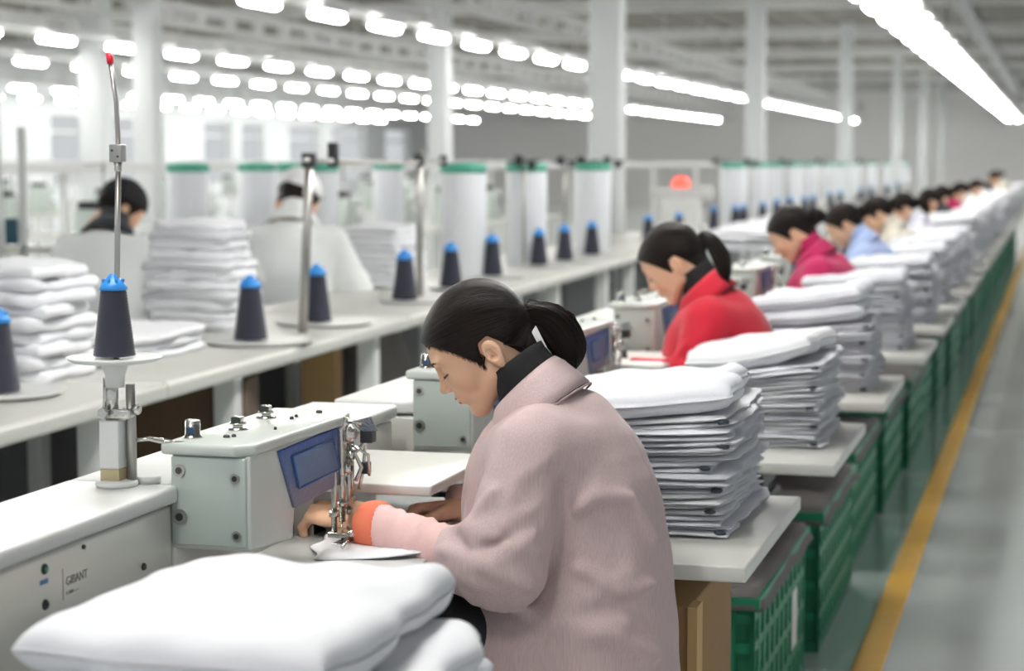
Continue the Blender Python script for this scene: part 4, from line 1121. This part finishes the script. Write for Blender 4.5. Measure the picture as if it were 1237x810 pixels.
# loose strands
fl = MB(); rr = random.Random(9)
for k in range(26):
    a = rr.uniform(-.02, .02); s0 = rr.uniform(-.03, .03)
    fl.tube([(-.100, s0*.3, .008), (-.125+a*.3, s0, .010+abs(a)*.3), (-.160+a*.5, s0*1.1, -.026), (-.174+a*.4, s0*1.1, -.06), (-.155+a*.6, s0, -.115-rr.uniform(0, .02))], [.0005, .0006, .0005, .0005, .0002], 4)
for k in range(30):
    y_ = rr.uniform(.03, .07); fl.tube([(-.045, y_, -.02), (-.07, y_*.9, -.045), (-.07+rr.uniform(-.01, .01), y_*.85, -.062-rr.uniform(0, .012))], [.0006, .0005, .0002], 4)
edge = HAIRPOLY[1:9]
for k in range(150):     # fine hair along the hairline
    q = rr.uniform(0, 5.2); i = int(q); t = q-i; u_ = edge[i][0]+(edge[i+1][0]-edge[i][0])*t; w_ = edge[i][1]+(edge[i+1][1]-edge[i][1])*t
    L = Line(); L.y = np.linspace(.0, .1, 300).astype(np.float32); L.x = np.full(300, u_-.004, np.float32); L.z = np.full(300, w_-.004, np.float32)
    ins_ = np.where(head_sdf(L) < .0006)[0]
    if not len(ins_): continue
    y_ = float(L.y[ins_[-1]]); ln = rr.uniform(.004, .012)
    fl.tube([(u_-.016, y_+.004, w_+.014), (u_-.004, y_+.0022, w_+.001), (u_-.001+rr.uniform(-.003, .002), y_+.0006, w_-ln)], [.0006, .0006, .0002], 4)
fo = fl.build('loose_strands', 'hair', hd)
# sleeve guard, cuff, hands
def tube_between(name, m, pts, rs, parent, n=32, wav=.0, ribs=0):
    rings = []; P = [Vector(p) for p in pts]
    for i, p in enumerate(P):
        t = (P[min(i+1, len(P)-1)]-P[max(i-1, 0)]).normalized(); u = t.cross(Vector((0, 0, 1))).normalized(); v = u.cross(t)
        rings.append([p+(u*math.cos(2*PI*k/n)+v*math.sin(2*PI*k/n))*(rs[i]*(1+wav*math.sin(k*.7+i*1.9)+(ribs*(1 if k % 2 else -1)))) for k in range(n)])
    return link(name, loftmesh(name, rings, m, caps=True), parent)
WL = Vector((.400, .122, .716))
A_ = Vector((.175, .203, .668)); Bq = Vector((.345, .160, .708))
tube_between('sleeve_guard', 'pinkguard', [A_+(Bq-A_)*(q/26) for q in range(27)], [(.051-.009*q/26)*(1+.035*math.sin(q*1.3)+.025*math.sin(q*.55+1)) for q in range(27)], w1, n=48, wav=.03)
tube_between('cuff', 'orange', [Bq+Vector((-.016, .004, -.002))+Vector((.045, -.012, .0))*q for q in (0, .08, .3, .5, .7, .92, 1)], [.043, .0465, .048, .0475, .046, .043, .036], w1, n=60, ribs=.03)
put_hand(w1, HL, WL, (1, -.55, -.03), -.15).scale = (1.22, 1.22, 1.22)
put_hand(w1, HR, (.255, -.105, .700), (1, .55, -.10), .45).scale = (1.15, 1.15, 1.15)
tube_between('inner_cuff', 'pinkguard', [(.235, -.135, .700), (.26, -.115, .707), (.285, -.10, .712)], [.040, .041, .034], w1)
legs(w1)
def stool(x, y, lab):
    t = thing('stool', lab, 'stool', (x*SZ, y*SZ, 0), 0, 'work stools')
    MB().box(-.14, .12, -.15, .15, .45, .49, bev=.01).build('seat', 'dark', t)
    MB().tube([(-.06, 0, .02), (-.06, 0, .45)], .022, 12).build('pedestal', 'steel', t)
    MB().lathe([(.13, 0), (.13, .012), (.04, .03)], (-.06, 0, 0), 20).build('base', 'dark', t)
stool(-.86, 3.60, 'black work stool under the woman in pink')

# --- other workers -------------------------------------------------------
PROF2 = [(z_, f_, b_+(.05 if z_ < .62 else .02 if z_ < .7 else 0), w_*(.86 if z_ < .62 else .95)) for z_, f_, b_, w_ in PROF]
JL = jacket_mesh(.012, LARM, RARM, None, True, prof=PROF2, hem=.47); 
LARM2 = ((.045, .165, .860), (.07, .225, .665), (.285, .205, .70)); JL2 = jacket_mesh(.010, LARM2, RARM, None, True, prof=PROF2, hem=.47)
def recolour(me, m): c = me.copy(); c.materials.clear(); c.materials.append(M[m]); return c
def worker(x, y, rz, jm, hair, label, base=JL2, neck='black', ccol=None, cap=None, mask=False, pit=HP, hy=0., sc=None, jcollar=True, fine=False):
    p = thing('person', label, 'person', (x, y, 0), rz)
    if sc: p.scale = (sc, sc, sc)
    else: put(p, x, y)
    link('jacket', recolour(base, jm), p); turtleneck(p, neck)
    if jcollar: collar(p, ccol or jm)
    make_head(p, (.185, 0, 1.030), pit, hy, hair, fine, cap, mask)
    C = (LARM2 if base is JL2 else LARM)[2]
    put_hand(p, HL, (C[0]+.04, C[1]-.02, C[2]+.01), (1, -.4, -.05), -.15); put_hand(p, HR, (.29, -.105, .712), (1, .5, -.1), .35)
    legs(p, fl=0 if sc else None); return p
w2 = worker(-.975, 6.12, PI, 'redcoat', 'long', 'seated woman in a bright red jumper with black turtleneck and ponytail, head bowed', fine=True); w2.location.z += .03
stool(-.975, 6.12, 'black work stool under the woman in bright red')
w3 = worker(-.945, 8.75, PI, 'magenta', 'bun', 'seated woman in a magenta jacket with hair in a dark bun', neck='magenta', base=JL2); w3.location.z += .03
stool(-.945, 8.75, 'black work stool under the woman in magenta')
more = [(-.96, 11.1, 'bluecoat', 'bun', 'seated worker in a light blue coat with dark hair, next beyond the woman in magenta', 0),
        (-.97, 13.3, 'beige', 'bun', 'seated worker in a beige coat with black hair', 0), (-.92, 14.9, 'lilac', 'tail', 'seated worker in a pale lilac coat right behind the beige one', 0),
        (-.88, 17.4, 'blackcoat', 'bun', 'seated worker in a black coat far down the line', 0), (-.90, 19.6, 'magenta', 'bun', 'distant seated worker in a magenta coat far down the line', 0),
        (-.88, 22.8, 'whitecoat', 'bun', 'distant seated worker in a white coat far down the line', 0), (-.86, 26.8, 'whitecoat', 'tail', 'distant seated worker in white, the second last in the line', 0),
        (-.78, 32., 'beige', 'bun', 'farthest seated worker with a dark head, last in the line', .08)]
for x, y, jm, hr, lab, up in more:
    worker(x, y, PI, jm, hr, lab, base=JL, neck=jm).location.z += up
    stool(x, y, 'work stool under the '+lab.replace('seated ', '').split(',')[0])
# two workers in white coats behind the second table line
x, y = fromdepth(118, 9.1)
a = worker(x+.02, y, math.radians(90), 'whitecoat', 'short', 'worker in a white coat with black cap and face mask, seen from behind', base=JL, neck='blackcoat', ccol='blackcoat', cap='black', mask=True, hy=-.6, sc=1.12)
x, y = fromdepth(335, 9.3)
b = worker(x+.06, y, math.radians(100), 'whitecoat', 'short', 'worker in a white coat and white cap, seen from behind', base=JL, neck='whitecoat', cap='white', hy=-.35, sc=1.16)

# ------------------------------------------------------------------ rows beyond
def unit():
    """a blocky overlock machine on its own table"""
    t = thing('machine_table', 'x', 'machine table')
    MB().prism([(-.5, 0), (.0, 0), (.0, 1.05), (-.5, 1.05)], 2, .72, .76, bev=.004).build('tabletop', 'table', t)
    for x in (-.47, -.08):
        for y in (.04, .95): MB().box(x, x+.05, y, y+.05, 0, .72).build('leg', 'whitemetal', t)
    m_ = MB(); m_.prism([(.3, .76), (.75, .76), (.75, .86), (.60, .88), (.60, 1.0), (.72, 1.02), (.72, 1.08), (.36, 1.08), (.33, .9)], 0, -.38, -.20, bev=.008); m_.build('machine_head', 'head', t)
    MB().box(-.36, -.22, .36, .52, 1.08, 1.13, bev=.01).build('tension_block', 'dark', t)
    m_ = MB(); m_.tube([(-.42, .85, .76), (-.42, .85, 1.38)], .009, 6); m_.tube([(-.42, .60, 1.36), (-.42, .98, 1.37)], .008, 6); m_.build('thread_pole', 'steel', t)
    m_ = MB(); m_.box(-.30, -.25, .42, .46, .88, .96); m_.box(-.26, -.22, .62, .70, .80, .90); m_.build('control_knob', 'dark', t)
    return t
UP = unit(); first = True
for r_, (x, y0, n, dy, nm) in enumerate(((-5.6, 9.5, 9, 1.5, 'third line'), (-8.4, 11, 10, 1.9, 'fourth line'), (-11.4, 14, 10, 2.3, 'fifth line'), (-15., 18, 8, 2.8, 'sixth line near the windows'))):
    for k in range(n):
        lab = 'pale machine table in the %s, %s from the camera' % (nm, ORD[k])
        if first: o = UP; o.location = (x, y0, 0); o['label'] = lab; first = False
        else: o = dup(UP, (x, y0+k*dy+(.9 if (r_, k) == (2, 4) else 0), 0), lab)
        o['group'] = 'machine tables in the '+nm
# low steel rails along the far rows
for i, (x, z_, y0, y1) in enumerate(((-6.4, 1.33, 8, 40), (-12.6, 1.35, 12, 60))):
    t = thing('steel_rail', 'pale horizontal service rail behind the %s of machines' % ('third line', 'fifth line')[i], 'rail', (x, 0, 0))
    MB().box(-.03, .03, y0, y1, z_-.03, z_+.04).build('rail', 'tray', t)
    y = y0
    while y < y1: MB().box(-.02, .02, y, y+.05, 0, z_-.03).build('post', 'whitemetal', t); y += 4
# teal box and shelf post at the left edge
x, y = fromdepth(17, 9.9)
t = thing('control_panel', 'white post with a dark teal control box at the left edge of the picture', 'control box', (x, y, 0), yaw)
MB().box(-.09, -.055, -.02, .02, 0, 1.75).build('post', 'whitemetal', t); MB().box(.03, .07, -.02, .02, 0, 1.55).build('post', 'whitemetal', t)
MB().box(-.03, .03, -.06, -.02, .97, 1.10, bev=.004).build('box', 'navyplastic', t); MB().box(-.30, .30, -.02, .10, .92, .96).build('shelf', 'table', t)
# red warning lamp
x, y = fromdepth(822, 16.5)
t = thing('signal_lamp', 'small glowing red signal lamp on a pale box beyond the woman in bright red', 'lamp', (x, y, .776))
MB().box(-.16, .16, -.1, .1, 0, .30, bev=.01).build('box', 'whitemetal', t); MB().box(-.26, .26, -.05, .05, .30, .40, bev=.01).build('plate', 'tray', t)
MB().lathe([(.075, .40), (.075, .42), (.06, .46), (.03, .475), (.005, .478)], n=20).build('lamp', mat('red lamp', (.8, .05, .03), .4, emit=(1, .08, .05), es=2.), t)
for o in list(bpy.data.objects):
    if o.get('label') == 'x': o['label'] = o.name.replace('_', ' ')
